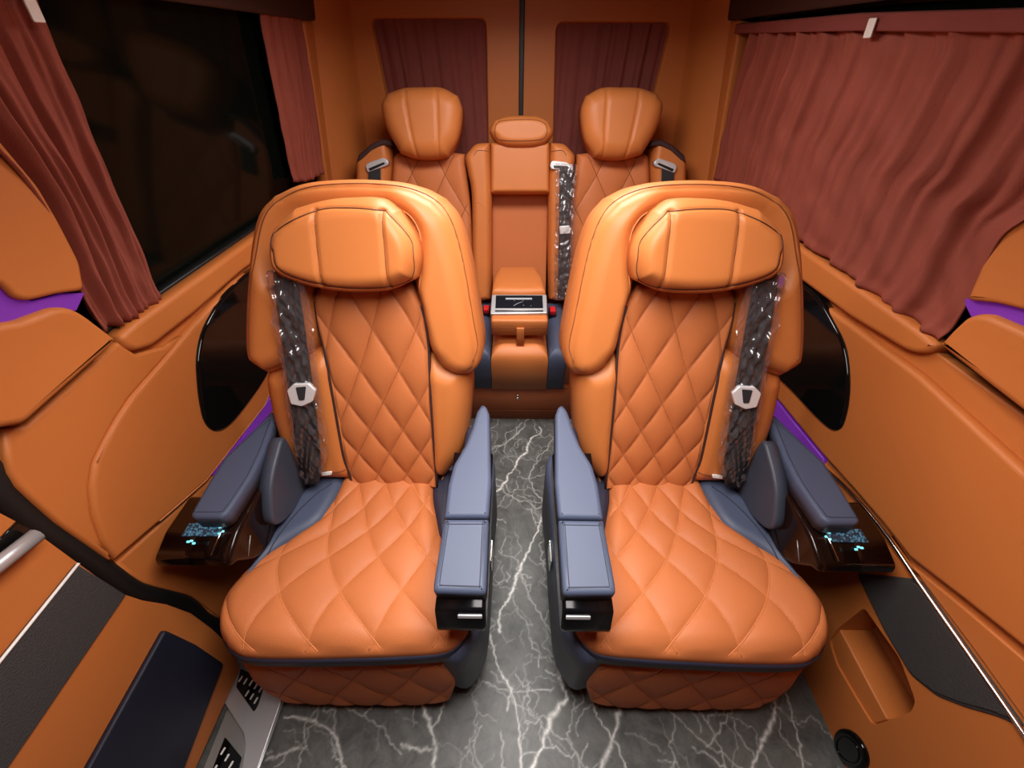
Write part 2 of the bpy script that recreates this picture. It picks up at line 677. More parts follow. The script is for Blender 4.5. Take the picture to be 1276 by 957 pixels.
# ================================================================== SETTING
def build_floor():
    xs = np.concatenate([np.arange(-0.97, -0.72, 0.02), np.arange(-0.72, 0.87, 0.003), np.arange(0.87, 0.95, 0.02)])
    ys = np.concatenate([np.arange(-1.0, -0.02, 0.03), np.arange(-0.02, 1.42, 0.003), np.arange(1.42, 2.2, 0.04)])
    X, Y = np.meshgrid(xs, ys)
    vein = np.zeros(X.shape)

    def stroke(P, wd, val):
        for (a, b), wa in zip(zip(P[:-1], P[1:]), wd):
            lo = np.minimum(a, b) - 3 * wa
            hi = np.maximum(a, b) + 3 * wa
            i0, i1 = np.searchsorted(xs, [lo[0], hi[0]])
            j0, j1 = np.searchsorted(ys, [lo[1], hi[1]])
            if i1 <= i0 or j1 <= j0:
                continue
            qx, qy = X[j0:j1, i0:i1], Y[j0:j1, i0:i1]
            ab = b - a
            L = ab @ ab + 1e-12
            t = np.clip(((qx - a[0]) * ab[0] + (qy - a[1]) * ab[1]) / L, 0, 1)
            d = np.hypot(qx - a[0] - t * ab[0], qy - a[1] - t * ab[1])
            vein[j0:j1, i0:i1] = np.maximum(vein[j0:j1, i0:i1], val * np.exp(-(d / wa) ** 2))

    def rough(P, it=4, k=0.16):
        for _ in range(it):
            Q = [P[0]]
            for a, b in zip(P[:-1], P[1:]):
                dlt = b - a
                mid = (a + b) / 2 + np.array([-dlt[1], dlt[0]]) * rng.normal(0, k)
                Q += [mid, b]
            P = np.array(Q)
        return P

    fz = FZ(0)
    main = [
        ([(687, 600), (685, 632), (674, 648), (664, 675), (651, 701), (640, 731), (633, 749), (623, 764), (623, 787)], 3.4, 1.0),
        ([(610, 790), (618, 824), (629, 846), (640, 869), (648, 917), (650, 970)], 2.2, .85),
        ([(700, 826), (698, 846), (707, 869), (689, 891), (677, 925), (655, 975)], 4.6, 1.0),
        ([(774, 874), (767, 910), (750, 957), (742, 980)], 4.2, .85),
        ([(733, 861), (745, 895), (767, 925), (780, 957)], 1.8, .7),
        ([(526, 872), (536, 906), (543, 932), (537, 975)], 3.6, .8),
        ([(556, 872), (547, 895), (536, 910)], 2.2, .7),
        ([(500, 928), (520, 933), (543, 936)], 3.2, .6),
        ([(973, 842), (966, 868), (964, 891), (949, 928), (932, 970)], 3.6, .75),
        ([(975, 850), (983, 876), (994, 921), (1002, 960)], 2.0, .6),
        ([(354, 893), (377, 895), (401, 904), (414, 913), (423, 936), (433, 965)], 2.6, .65),
        ([(332, 947), (355, 938), (382, 930)], 2.4, .45),
        ([(672, 532), (650, 568), (632, 598), (614, 618)], 3.4, .95),
        ([(614, 560), (640, 545), (660, 520)], 2.2, .6),
        ([(690, 545), (670, 575), (660, 600), (685, 632)], 1.6, .6),
        ([(616, 600), (650, 625), (688, 632)], 1.4, .6),
        ([(645, 700), (655, 730), (668, 760), (690, 790)], 1.4, .45),
        ([(638, 858), (632, 885)], 2.6, .6),
        ([(605, 850), (640, 862), (690, 857)], 1.3, .5),
        ([(870, 885), (890, 915), (905, 957)], 1.4, .4),
        ([(830, 880), (870, 920), (930, 960)], 1.3, .4),
        ([(920, 870), (905, 900), (880, 930)], 1.6, .45),
        ([(430, 880), (470, 905), (500, 940)], 1.3, .45),
        ([(600, 905), (590, 930), (600, 960)], 1.3, .4),
    ]
    for P, wpx, val in main:
        P = rough(catmull(fz.pxs(P), 3), 2, 0.14)
        wd = 0.0013 * wpx * (0.55 + 0.9 * np.abs(np.sin(np.linspace(0, 3.3, len(P)) * 2 + rng.uniform(0, 6)))) * 0.75
        stroke(P, np.maximum(wd, 0.0017), val)
    for _ in range(520):                              # hairline veins
        a = np.array([rng.uniform(-0.72, 0.87), rng.uniform(0.0, 1.42)])
        ang = rng.normal(1.9, 0.75)
        L = rng.uniform(0.04, 0.22)
        P = rough(np.array([a, a + L * np.array([math.cos(ang), math.sin(ang)])]), 5, 0.17)
        stroke(P, np.full(len(P), rng.uniform(0.0013, 0.0021)), rng.uniform(0.12, 0.5))
    nx, ny = len(xs), len(ys)
    V = np.stack([X, Y, np.zeros_like(X)], -1).reshape(-1, 3)
    i, j = np.meshgrid(np.arange(nx - 1), np.arange(ny - 1))
    a = (j * nx + i).reshape(-1)
    faces = np.stack([a, a + 1, a + nx + 1, a + nx], 1)
    me = bpy.data.meshes.new('floor')
    me.vertices.add(len(V))
    me.vertices.foreach_set('co', V.reshape(-1))
    me.loops.add(faces.size)
    me.loops.foreach_set('vertex_index', faces.reshape(-1))
    me.polygons.add(len(faces))
    me.polygons.foreach_set('loop_start', np.arange(0, faces.size, 4))
    me.update(calc_edges=True)
    at = me.attributes.new('vein', 'FLOAT', 'POINT')
    at.data.foreach_set('value', vein.reshape(-1).astype(np.float32))
    me.materials.append(M_MARBLE)
    o = link(bpy.data.objects.new('floor', me))
    struct(o, 'polished dark grey marble floor with white veins between the seats')


build_floor()

# ceiling with a cove each side
ceil_pts = [(-0.78, 1.49), (-0.76, 1.53), (-0.64, 1.61), (0.64, 1.61), (0.76, 1.53), (0.78, 1.49)]
V = [(x, y, z) for y in (-1.0, 2.2) for x, z in ceil_pts] + [(x * 1.14, y, z + 0.05) for y in (-1.0, 2.2) for x, z in ceil_pts]
Fc = [(i, i + 1, 7 + i, 6 + i) for i in range(5)]
o = mk('ceiling', V, Fc, M_HEAD, smooth=False)
struct(o, 'brown suede van ceiling above the curtains')
for (lx, ly, lsx, lsy, pw, spd), lb in zip(LAMPS, ('long white roof lamp panel over the aisle between the captain seats', 'short white roof lamp panel in front of the rear bench')):
    l = box('ceiling_lamp', (lx - lsx / 2 - 0.01, ly - lsy / 2 - 0.01, 1.602), (lx + lsx / 2 + 0.01, ly + lsy / 2 + 0.01, 1.609), 0.004, M_LAMP)
    tag(l, lb, 'lamp')

# bulkhead behind the camera
o = box('wall_front', (-0.95, -1.03, 0), (0.95, -1.0, 1.66), 0.004, M_HEADD)
struct(o, 'dark brown bulkhead at the front of the cabin')


def wall_side(sd):
    """lower wall, header and pillars of one side; sd -1 left, 1 right"""
    left = sd < 0
    fr, fu = (FL, FLU) if left else (FR, FRU)
    nm = 'wall_left' if left else 'wall_right'
    y0 = 0.375 if left else -1.0
    P = [(y0, 0.0), (2.12, 0.0), (2.12, 0.93), (y0, 0.93)]
    if left:
        P = [(0.40, 0.0), (2.12, 0.0), (2.12, 0.93), (0.395, 0.93), (0.385, 0.85), (0.37, 0.74), (0.352, 0.6), (0.355, 0.42), (0.375, 0.25)]
    if not left:
        P = [(1.0, 0.0), (2.12, 0.0), (2.12, 0.93), (-1.0, 0.93), (-1.0, 0.49), (1.0, 0.49)]
    wl = slab(nm, fr, P, -0.05, 0.0, 0.004, M_WALL)
    struct(wl, 'tan leather side wall on the %s of the cabin with curtain window above' % ('left' if left else 'right'))
    # header above window, rear pillar
    slab('window_header', fu, [(y0, 0.54), (2.12, 0.54), (2.12, 0.70), (y0, 0.70)], -0.06, 0.02, 0.01, M_HEADD, wl)  # shadow under the ceiling edge is carried by the darkened brown
    slab('rear_pillar', fu, fillet([(1.84, -0.02), (2.12, -0.02), (2.12, 0.54), (1.84, 0.54)], 0.02), -0.05, 0.012, 0.01, M_WALL, wl)
    return wl


WL = wall_side(-1)
WR = wall_side(1)

# ---- windows (tinted glass, night outside)
for k, (fu, nm) in enumerate(((FLU, 'window_1'), (FRU, 'window_2'))):
    P = fillet([(0.42, -0.01), (1.86, -0.01), (1.86, 0.56), (0.42, 0.56)], 0.03)
    g = slab(nm, fu, P, -0.05, -0.035, 0.003, M_GLASS)
    struct(g, ['large dark tinted side window between two curtains on the left', 'dark side window behind the drawn curtain on the right'][k])
    slab('window_frame', fu, [(0.42, -0.012), (1.86, -0.012), (1.86, 0.016), (0.42, 0.016)], -0.034, -0.012, 0.004, M_RUBBER, g)


# ---- left wall panels
def wall_panel(name, fr, pts, n0, n1, r, material, parent, smooth_outline=True, fil=0.0, label=None):
    P = fr.pxs(pts, n1)
    P = catmull(P, 6, True) if smooth_outline else fillet(P, fil)
    return slab(name, fr, P, n0, n1, r, material, parent, label=label)


sillL = FL.pxs([(149, 420), (158, 433), (170, 438), (193, 431), (245, 390), (300, 341)], 0.022)
sillL = np.vstack([sillL, [(1.84, 0.885), (1.84, 0.957), (0.70, 0.957)]])
slab('window_sill', FL, fillet(sillL, 0.012, 3), -0.03, 0.022, 0.012, M_WALL, WL)
sillR = FR.pxs([(1167, 430), (1156, 439), (1143, 441), (1126, 437), (1057, 395), (1000, 352)], 0.022)
sillR = np.vstack([sillR, [(1.84, 0.875), (1.84, 0.957), (0.68, 0.957)]])
slab('window_sill', FR, fillet(sillR, 0.012, 3), -0.03, 0.022, 0.012, M_WALL, WR)

# main oval panel left
P = FL.pxs([(143, 699), (128, 672), (117, 640), (114, 606), (119, 576), (131, 551), (147, 522), (165, 495), (207, 447), (241, 406), (293, 351)], 0.02)
P = np.vstack([P, [(1.25, 0.872), (1.84, 0.872), (1.84, 0.545), (0.95, 0.532)], FL.pxs([(330, 507), (257, 601), (200, 651)], 0.02)])
slab('armrest_panel', FL, P, -0.01, 0.02, 0.010, M_WALL, WL)
tube('panel_seam', FL.at(catmull(inset(ccw(P), 0.004)[:], 1), 0.0195)[:14], 0.0016, M_THREAD, WL, seg=5)
# main panel right
P = FR.pxs([(1276, 809), (1200, 748), (1132, 695), (1101, 655), (1060, 607), (1024, 567)], 0.02)
P = np.vstack([[(-1.0, 0.66)], P, [(0.97, 0.545), (1.84, 0.545), (1.84, 0.865), (1.0, 0.868)], FR.pxs([(1029, 383), (1060, 405), (1100, 435), (1146, 469), (1276, 589)], 0.02), [(-1.0, 0.87)]])
slab('armrest_panel', FR, P, -0.01, 0.02, 0.010, M_WALL, WR)

# black gloss quarter panes on both walls
gl = [(330, 330), (300, 350), (276, 375), (256, 409), (248, 444), (249, 478), (252, 503), (258, 526), (270, 537), (287, 530), (310, 503), (336, 463)]
P = np.vstack([FL.pxs(gl, 0.028), [(1.15, 0.66), (1.30, 0.76), (1.30, 0.84)]])
g = slab('window_3', FL, catmull(P, 4, True), 0.0, 0.028, 0.006, M_BLACK)
struct(g, 'gloss black half-oval pane on the left wall beside the captain seat')
gr = [(975, 335), (1000, 355), (1017, 370), (1039, 406), (1052, 437), (1056, 478), (1052, 515), (1042, 536), (1023, 527), (984, 486), (960, 460)]
P = np.vstack([FR.pxs(gr, 0.028), [(1.15, 0.66), (1.30, 0.76), (1.30, 0.84)]])
g = slab('window_4', FR, catmull(P, 4, True), 0.0, 0.028, 0.006, M_BLACK)
struct(g, 'gloss black half-oval pane on the right wall beside the captain seat')

# front pillar blocks with the purple light channel
fb = Frame((-0.80, 0, 0), (0, 1, 0), (0, 0, 1), (1, 0, 0))
P = np.vstack([fb.pxs([(149, 424), (128, 408), (107, 392), (90, 383), (69, 383), (45, 392), (21, 401), (0, 402)], 0), [(0.43, 1.085), (0.385, 1.08), (0.385, 0.968)], fb.pxs([(34, 528)], 0)])
slab('pillar_cover', fb, fillet(P, 0.01, 3), -0.05, 0.0, 0.012, M_WALL, WL)
P = np.vstack([fb.pxs([(107, 362), (75, 366), (38, 375), (21, 372), (0, 350)], 0), [(0.41, 1.16), (0.385, 1.5), (0.66, 1.5), (0.68, 1.30)], fb.pxs([(50, 233), (76, 278), (101, 327)], 0)])
slab('pillar_cover', fb, fillet(P, 0.01, 3), -0.012, 0.0, 0.008, M_WALL, WL)
P = np.vstack([fb.pxs([(102, 365), (75, 366), (38, 375), (21, 372), (0, 350)], -0.02), [(0.40, 1.17), (0.40, 1.05)], fb.pxs([(0, 408), (21, 408), (69, 390), (92, 387)], -0.02)])
a = slab('ambient_light_strip', fb, P, -0.020, -0.014, 0.002, M_PURPLE)
tag(a, 'purple light strip curving across the left pillar beside the gathered curtain', 'light strip', 'purple ambient light strips')
# lower left wall piece in front of the oval panel
P = np.vstack([FL.pxs([(148, 426), (34, 530), (4, 535), (12, 590), (22, 606), (71, 651), (131, 693), (142, 700), (126, 672), (115, 640), (112, 606), (117, 576), (129, 551), (145, 522), (163, 495), (205, 447), (230, 417), (205, 432), (170, 441)], 0.014)])
slab('wall_lining', FL, P, -0.02, 0.014, 0.008, M_WALL, WL)
P = np.vstack([FL.pxs([(146, 702), (257, 603), (300, 548)], 0.006), [(1.2, 0.50), (1.2, 0.02), (0.40, 0.02)], FL.pxs([(270, 766), (239, 742), (209, 735), (179, 727)], 0.006)])
slab('lower_lining', FL, P, -0.02, 0.006, 0.006, M_WALL, WL)

fbr = Frame((0.80, 0, 0), (0, 1, 0), (0, 0, 1), (-1, 0, 0))
P = np.vstack([fbr.pxs([(1168, 430), (1185, 411), (1201, 396), (1216, 391), (1232, 392), (1276, 411)], 0), [(0.3, 1.07), (-1.0, 1.07), (-1.0, 0.95)], fbr.pxs([(1276, 516), (1220, 472)], 0)])
slab('pillar_cover', fbr, fillet(P, 0.006, 3), -0.05, 0.0, 0.012, M_WALL, WR)
P = np.vstack([fbr.pxs([(1203, 374), (1240, 378), (1276, 387)], 0), [(0.3, 1.10), (-1.0, 1.10), (-1.0, 1.5), (0.66, 1.5), (0.672, 1.28)], fbr.pxs([(1276, 250), (1250, 290), (1221, 332)], 0)])
slab('pillar_cover', fbr, fillet(P, 0.006, 3), -0.012, 0.0, 0.008, M_WALL, WR)
P = np.vstack([fbr.pxs([(1206, 380), (1206, 372), (1240, 374), (1276, 383)], -0.02), [(0.3, 1.11), (0.3, 1.03)], fbr.pxs([(1276, 418), (1232, 398), (1214, 396)], -0.02)])
a = slab('ambient_light_strip', fbr, P, -0.020, -0.014, 0.002, M_PURPLE)
tag(a, 'purple light strip on the right pillar beside the wide drawn curtain', 'light strip', 'purple ambient light strips')

# purple strips behind the outer armrests
P = FL.pxs([(262, 592), (300, 548), (343, 487)], 0.012)
P = np.vstack([P, [(1.05, 0.545), (1.05, 0.515)], FL.pxs([(348, 500), (310, 553), (278, 592)], 0.012)])
a = slab('ambient_light_strip', FL, P, 0.0, 0.012, 0.003, M_PURPLE)
tag(a, 'thin purple light strip low on the left wall behind the outer armrest', 'light strip', 'purple ambient light strips')
P = np.vstack([FR.pxs([(1026, 572), (985, 522), (957, 486)], 0.012), [(1.05, 0.555), (1.05, 0.51)], FR.pxs([(950, 500), (985, 548), (1020, 586)], 0.012)])
a = slab('ambient_light_strip', FR, P, 0.0, 0.012, 0.003, M_PURPLE)
tag(a, 'thin purple light strip low on the right wall behind the outer armrest', 'light strip', 'purple ambient light strips')

# ---- right lower wall: console with grille, pocket, chrome strip, cup holder
frl = Frame((0.85, 0, 0), (0, 1, 0), (0, 0, 1), (-1, 0, 0))
P = np.vstack([FR.pxs([(1024, 580), (1057, 610), (1101, 662), (1147, 729), (1205, 812), (1266, 900)], 0.012)])
tube('chrome_strip', np.vstack([frl.at(catmull(P, 6), 0.012), [(0.838, -0.3, 0.50)]]), 0.004, M_CHROME, WR, label='thin chrome strip')
slab('strip_ledge', FR, np.vstack([FR.pxs([(1110, 668), (1147, 722), (1210, 805), (1276, 897)], 0.006), [(-1, 0.50), (-1, 0.62)], FR.pxs([(1276, 822), (1200, 757), (1132, 702)], 0.006)]), -0.01, 0.006, 0.004, M_WALL, WR)
sp = [(1071, 718), (1100, 721), (1143, 726), (1205, 815), (1263, 897), (1240, 887), (1200, 876), (1166, 863), (1136, 839), (1103, 784)]
Pg = FR.pxs(sp, 0.006)
slab('speaker_surround', FR, fillet(inset(ccw(Pg), -0.007), 0.01, 3), -0.01, 0.006, 0.004, M_MESH, WR)
slab('speaker_grille', FR, fillet(Pg, 0.012, 3), -0.01, 0.010, 0.003, M_MESH, WR, label='dark grey perforated speaker grille')
# pocket: a recessed tray made of a lip ring and a set-back floor
pk = [(1077, 757), (1044, 783), (1033, 798), (1042, 828), (1064, 866), (1087, 904), (1112, 896), (1136, 887), (1141, 873), (1121, 820), (1098, 787)]
Pk = fillet(FR.pxs(pk, 0.002), 0.012, 3)
slab_hole('lower_lining', FR, [(-1.0, 0.0), (1.0, 0.0), (1.0, 0.53), (0.45, 0.535), (-1.0, 0.50)], Pk, -0.10, 0.002, M_WALL, WR)
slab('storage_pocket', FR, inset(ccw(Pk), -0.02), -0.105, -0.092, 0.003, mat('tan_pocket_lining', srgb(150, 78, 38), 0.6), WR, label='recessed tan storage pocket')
st = FR.pxs([(1046, 784), (1034, 799), (1043, 829), (1065, 867), (1087, 903), (1106, 897), (1082, 852), (1058, 806)], -0.004)
slab('pocket_ledge', FR, fillet(st, 0.004, 3), -0.092, -0.004, 0.004, M_WALL, WR)
# cup holder
c = FR.px((1060, 934), 0.006)
ring = np.array([(c[0] + 0.040 * math.cos(a), c[1] + 0.058 * math.sin(a)) for a in np.linspace(0, 2 * math.pi, 41)[:-1]])
ch = slab('cup_holder', FR, ring, -0.01, 0.014, 0.010, M_BLACK, WR, label='gloss black oval cup holder')
tube('cup_ring', FR.at(inset(ccw(ring), 0.016), 0.0145), 0.0022, M_BLACK, ch, closed=True)

# ---- rear doors
FD = FY(2.10)
for k, (xs_, cpx) in enumerate((((-0.78, 0.003), [(459, 21), (607, 21)]), ((0.012, 0.78), [(692, 25), (839, 27)]))):
    nm = 'door_%d' % (k + 1)
    # frame around the recessed window: four rails
    x0, x1 = xs_
    a, b = FD.px(cpx[0], 0), FD.px(cpx[1], 0)
    wx0, wx1, wz1, wz0 = a[0], b[0], (a[1] + b[1]) / 2, 0.98
    outer = np.array([(x0, 0.0), (x1, 0.0), (x1, 1.66), (x0, 1.66)])
    hole = fillet([(wx0 + 0.02, wz0), (wx1 - 0.01 if k == 0 else wx1 - 0.03, wz0), (wx1, wz1), (wx0, wz1)], 0.035, 6)
    hole = ccw(hole)
    m_ = len(hole)
    # outer ring: project the hole's points on to the door's outline
    cx, cz = hole.mean(0)
    out = []
    for p in hole:
        d = p - (cx, cz)
        t = min([((x1 if d[0] > 0 else x0) - cx) / d[0] if abs(d[0]) > 1e-6 else 1e9, ((1.66 if d[1] > 0 else 0.0) - cz) / d[1] if abs(d[1]) > 1e-6 else 1e9])
        out.append((cx + d[0] * t, cz + d[1] * t))
    out = np.array(out)
    # snap nearest points to the corners
    for cnr in outer:
        q = np.argmin(((out - cnr) ** 2).sum(1))
        out[q] = cnr
    rings = [(out, -0.03), (out, 0.0), (hole + 0 * hole, 0.0), (inset(hole, 0.004), -0.004), (inset(hole, 0.008), -0.03)]
    rings.insert(2, (inset(hole, -0.03), 0.0))
    rings.insert(3, (inset(hole, -0.006), 0.0))
    V = np.vstack([FD.at(P_, n_) for P_, n_ in rings])
    Fc = [(q * m_ + i, q * m_ + (i + 1) % m_, (q + 1) * m_ + (i + 1) % m_, (q + 1) * m_ + i) for q in range(len(rings) - 1) for i in range(m_)]
    d = mk(nm, V, Fc, M_WALL, smooth=False)
    struct(d, 'tan leather rear door with curtained window, %s of the black centre gap' % ('left' if k == 0 else 'right'))
    slab('door_glass', FD, [(wx0 - .01, wz0 - .01), (wx1 + .01, wz0 - .01), (wx1 + .01, wz1 + .01), (wx0 - .01, wz1 + .01)], -0.06, -0.045, 0.002, M_GLASS, d)
    slab('window_seal', FD, inset(hole, -0.002), -0.05, -0.024, 0.002, M_RUBBER, d, back=False) if False else None
g = slab('trim_1', FD, fillet([(-0.004, 0.9), (0.016, 0.9), (0.016, 1.66), (-0.004, 1.66)], 0.004), -0.03, 0.012, 0.004, M_RUBBER)
struct(g, 'black rubber strip between the two rear doors')
# rear corner posts
for sd in (-1, 1):
    P = [(sd * 0.855, 2.12), (sd * 0.855, 1.90), (sd * 0.80, 1.93), (sd * 0.755, 2.0), (sd * 0.735, 2.08), (sd * 0.735, 2.12)]
    V, n_ = [], 6
    prof = ccw(catmull(np.array(P), 4, True))
    for z, f in ((0.0, 0.0), (0.95, 0.0), (1.66, 0.075)):
        V += [(x - sd * f, y, z) for x, y in prof]
    mm = len(prof)
    Fc = [(k * mm + i, k * mm + (i + 1) % mm, (k + 1) * mm + (i + 1) % mm, (k + 1) * mm + i) for k in range(2) for i in range(mm)]
    p = mk('trim_%d' % (2 if sd < 0 else 3), V, Fc, M_WALL)
    struct(p, 'tan leather rear corner post on the %s' % ('left' if sd < 0 else 'right'))

# ---- sliding door, left front, seen below its black seal
FDL = FX(-0.82, 1)
ed = FDL.pxs([(0, 638), (45, 662), (101, 703), (149, 738), (179, 748), (209, 753), (239, 764), (266, 784)], 0)
d3 = slab('door_3', FDL, np.vstack([[(-1.0, 1.6), (0.318, 1.6)], ed, [(0.33, 0.10), (0.30, 0.016), (-1.0, 0.016)]]), -0.05, 0.0, 0.004, M_WALL)
struct(d3, 'sliding door at the lower left with speaker grille and navy pocket')
bar = FDL.pxs([(0, 702), (46, 666)], 0.02)
dv = (bar[1] - bar[0])
tube('grab_rail', FDL.at(np.array([bar[0] - dv * 6, bar[0], bar[1]]), 0.02), 0.012, M_ALU, d3, seg=10, label='silver rail')
slab('dark_insert', FDL, np.vstack([FDL.pxs([(0, 672), (22, 650)], 0.004), FDL.pxs([(60, 668)], 0.004), FDL.pxs([(0, 716)], 0.004), [(-1, 0.80), (-1, 0.87)]]), 0, 0.004, 0.002, M_BLACK, d3)
P = np.vstack([FDL.pxs([(97, 703), (158, 741), (11, 957)], 0.006), [(-1, 0.54), (-1, 0.66)], FDL.pxs([(0, 824)], 0.006)])
slab('speaker_grille', FDL, P, 0, 0.006, 0.003, M_MESH, d3, label='dark grey perforated speaker grille')
ln = FDL.pxs([(0, 824), (98, 702)], 0.008)
tube('white_line', FDL.at(np.array([ln[0] - (ln[1] - ln[0]) * 3, ln[0], ln[1]]), 0.008), 0.0025, M_WHITE, d3)
P = FDL.pxs([(207, 785), (245, 803), (280, 827), (231, 957), (221, 985), (95, 985), (112, 957)], 0.012)
slab('map_pocket', FDL, fillet(P, 0.008, 3), 0, 0.012, 0.005, mat('dark_navy_vinyl', srgb(24, 25, 42), 0.6), d3, label='dark navy pocket panel')
sl = FL.pxs([(0, 590), (14, 616), (40, 641), (70, 663), (130, 703), (165, 729), (190, 740), (215, 745), (242, 755), (271, 779)], 0.01)
sl = np.vstack([[(0.375, 1.6), (0.378, 1.2), (0.38, 1.0)], sl, [(0.40, 0.03)]])
tube('door_seal', FL.at(catmull(sl, 6), -0.012), 0.022, M_RUBBER, WL, seg=10, label='black rubber door seal')
# door sill plate on the floor
fz = FZ(0)
sill = thing('door_sill_plate', (-0.76, 0.1, 0), 'silver step plate with black slotted inserts at the left doorway', 'step plate')
P = fz.pxs([(286, 822), (300, 815), (356, 850), (354, 866), (318, 966)], 0.014)
Q = fz.pxs([(257, 957), (300, 957), (304, 922), (284, 886), (273, 866), (272, 854)], 0.014)
rr = P[-1] + np.array([0, -0.35])
full = np.vstack([P, [(P[-1][0] - 0.0, -0.30)], [(-0.86, -0.30)], fz.pxs([(245, 985), (285, 884), (272, 862), (272, 850)], 0.008)])
slab('lower_plate', fz, fillet(np.vstack([fz.pxs([(283, 883), (306, 912), (304, 960)], 0.006), [(-0.69, -0.30), (-0.83, -0.30)], fz.pxs([(252, 960)], 0.006)]), 0.006, 3), 0.001, 0.006, 0.002, M_ALUD, sill)
up = np.vstack([fz.pxs([(288, 815), (358, 850), (353, 867), (320, 962)], 0.014), [(-0.665, -0.30), (-0.71, -0.30)], fz.pxs([(300, 960), (305, 930), (303, 914), (284, 884), (274, 868), (271, 852)], 0.014)])
slab('upper_plate', fz, fillet(up, 0.006, 3), 0.001, 0.014, 0.003, M_ALU, sill)
tube('edge_strip', fz.at(np.vstack([fz.pxs([(355, 866), (321, 960)], 0.012), [(-0.66, -0.30)]]), 0.010), 0.004, M_ALU, sill)
i1 = fz.pxs([(300, 833), (331, 848), (321, 880), (316, 887), (294, 856)], 0.016)
i2 = fz.pxs([(280, 918), (301, 944), (292, 985), (254, 985)], 0.009)
for pts, n1, spots in ((i1, 0.016, [(300, 846), (306, 849), (313, 851), (319, 855), (325, 859), (308, 864), (314, 868), (319, 873)]), (i2, 0.009, [(278, 936), (283, 944), (288, 953), (268, 958), (273, 966), (279, 974)])):
    ins = slab('tread_insert', fz, fillet(pts, 0.004, 3), 0.004, n1, 0.001, M_BLACK, sill, label='black slotted tread insert')
    for s_ in spots:
        c = fz.px(s_, n1)
        ax = np.array([0.25, 1.0]) / math.hypot(0.25, 1)
        pp = np.array([-ax[1], ax[0]])
        sl_ = [c + ax * 0.0075 * a + pp * 0.0025 * b for a, b in ((-1, -1), (1, -1), (1, 1), (-1, 1))]
        slab('slot', fz, fillet(sl_, 0.002, 2), n1 - 0.001, n1 + 0.002, 0.0008, M_WHITE, ins, seg=2)


# ================================================================== CURTAINS
def curtain(fr, bottom, right, top, left, base, folds, amp, material, label, group, seedv, nu=150, nv=40, hem=True, thick=0.004, gather=1.0):
    r = np.random.default_rng(seedv)
    ks = [(folds * a, r.uniform(0, 6.28), b) for a, b in ((1, 0.6), (1.73, 0.35), (2.6, 0.22), (0.41, 0.35))]

    def ex(U, V, ST, d):
        h = 0
        for f, ph, a in ks:
            h = h + a * np.sin(2 * math.pi * f * U + ph + 0.9 * np.sin(3.1 * V + ph) * (0.3 + U) + 0.25 * np.sin(9 * V + 2 * ph))
        sharp = np.where(h > 0, h, 1.35 * np.abs(h) ** 0.7 * np.sign(h))
        env = (0.55 + 0.45 * np.sin(2.2 * V + 0.4)) * (0.8 + 0.35 * np.sin(4.3 * U + ks[0][1]))
        wr = 0.12 * np.sin(31 * V + 11 * U * folds * 0.3 + 3 * np.sin(7 * U)) * np.sin(17 * U + 5 * V)
        return amp * (sharp * env + wr) + 0.004 * np.exp(-((V - 0.97) / 0.02) ** 2) + 0.004 * np.exp(-((V - 0.02) / 0.02) ** 2)
    p = Pad(fr, bottom, right, top, left, base, nu, nv, 0.0, 0.02, thick, ex, edge=0.1)
    # thin sheet: back follows the front
    nu_, nv_ = p.nu, p.nv
    A = fr.at(p.ST, p.N).reshape(-1, 3)
    B = fr.at(p.ST, p.N - thick).reshape(-1, 3)
    k = len(A)
    fq = [(j * nu_ + i, j * nu_ + i + 1, (j + 1) * nu_ + i + 1, (j + 1) * nu_ + i) for j in range(nv_ - 1) for i in range(nu_ - 1)]
    Fc = fq + [tuple(k + x for x in reversed(f)) for f in fq]
    loop = [i for i in range(nu_)] + [j * nu_ + nu_ - 1 for j in range(1, nv_)] + [(nv_ - 1) * nu_ + i for i in range(nu_ - 2, -1, -1)] + [j * nu_ for j in range(nv_ - 2, 0, -1)]
    for i in range(len(loop)):
        a, b = loop[i], loop[(i + 1) % len(loop)]
        Fc.append((a, k + a, k + b, b))
    if np.dot(np.cross(fr.S, fr.T), fr.N) < 0:
        Fc = [tuple(reversed(f)) for f in Fc]
    o = mk('curtain', np.vstack([A, B]), Fc, material)
    tag(o, label, 'curtain', group)
    return o, p


cu, p = curtain(FLU, [(128, 414), (150, 404), (178, 390), (201, 374)], [(201, 374), (170, 295), (132, 208), (96, 112), (60, 26), ('w', 0.85, 0.545)],
                [('w', 0.635, 0.545), ('w', 0.75, 0.545), ('w', 0.85, 0.545)], [(128, 414), (98, 362), (60, 280), (24, 222), ('w', 0.645, 0.40), ('w', 0.635, 0.545)],
                0.002, 4.6, 0.013, M_CURT, 'red-brown curtain gathered at the front end of the left window', 'velvet curtains', 3, nu=140)
q = FLU.px((42, 8), 0.03)
slab('tab', FLU, fillet([(q[0] - .012, q[1] - .018), (q[0] + .008, q[1] - .018), (q[0] + .008, q[1] + .025), (q[0] - .012, q[1] + .025)], .003), 0.028, 0.031, 0.001, M_WHITE, cu, label='white tab')
cu, p = curtain(FLU, [(367, 227), (384, 225), (401, 217)], [(401, 217), (392, 130), (377, 28), ('w', 1.80, 0.545)],
                [('w', 1.58, 0.545), ('w', 1.80, 0.545)], [(367, 227), (347, 130), (326, 19), ('w', 1.58, 0.545)],
                0.004, 4.5, 0.010, M_CURT, 'red-brown curtain gathered at the rear end of the left window', 'velvet curtains', 5, nu=90)
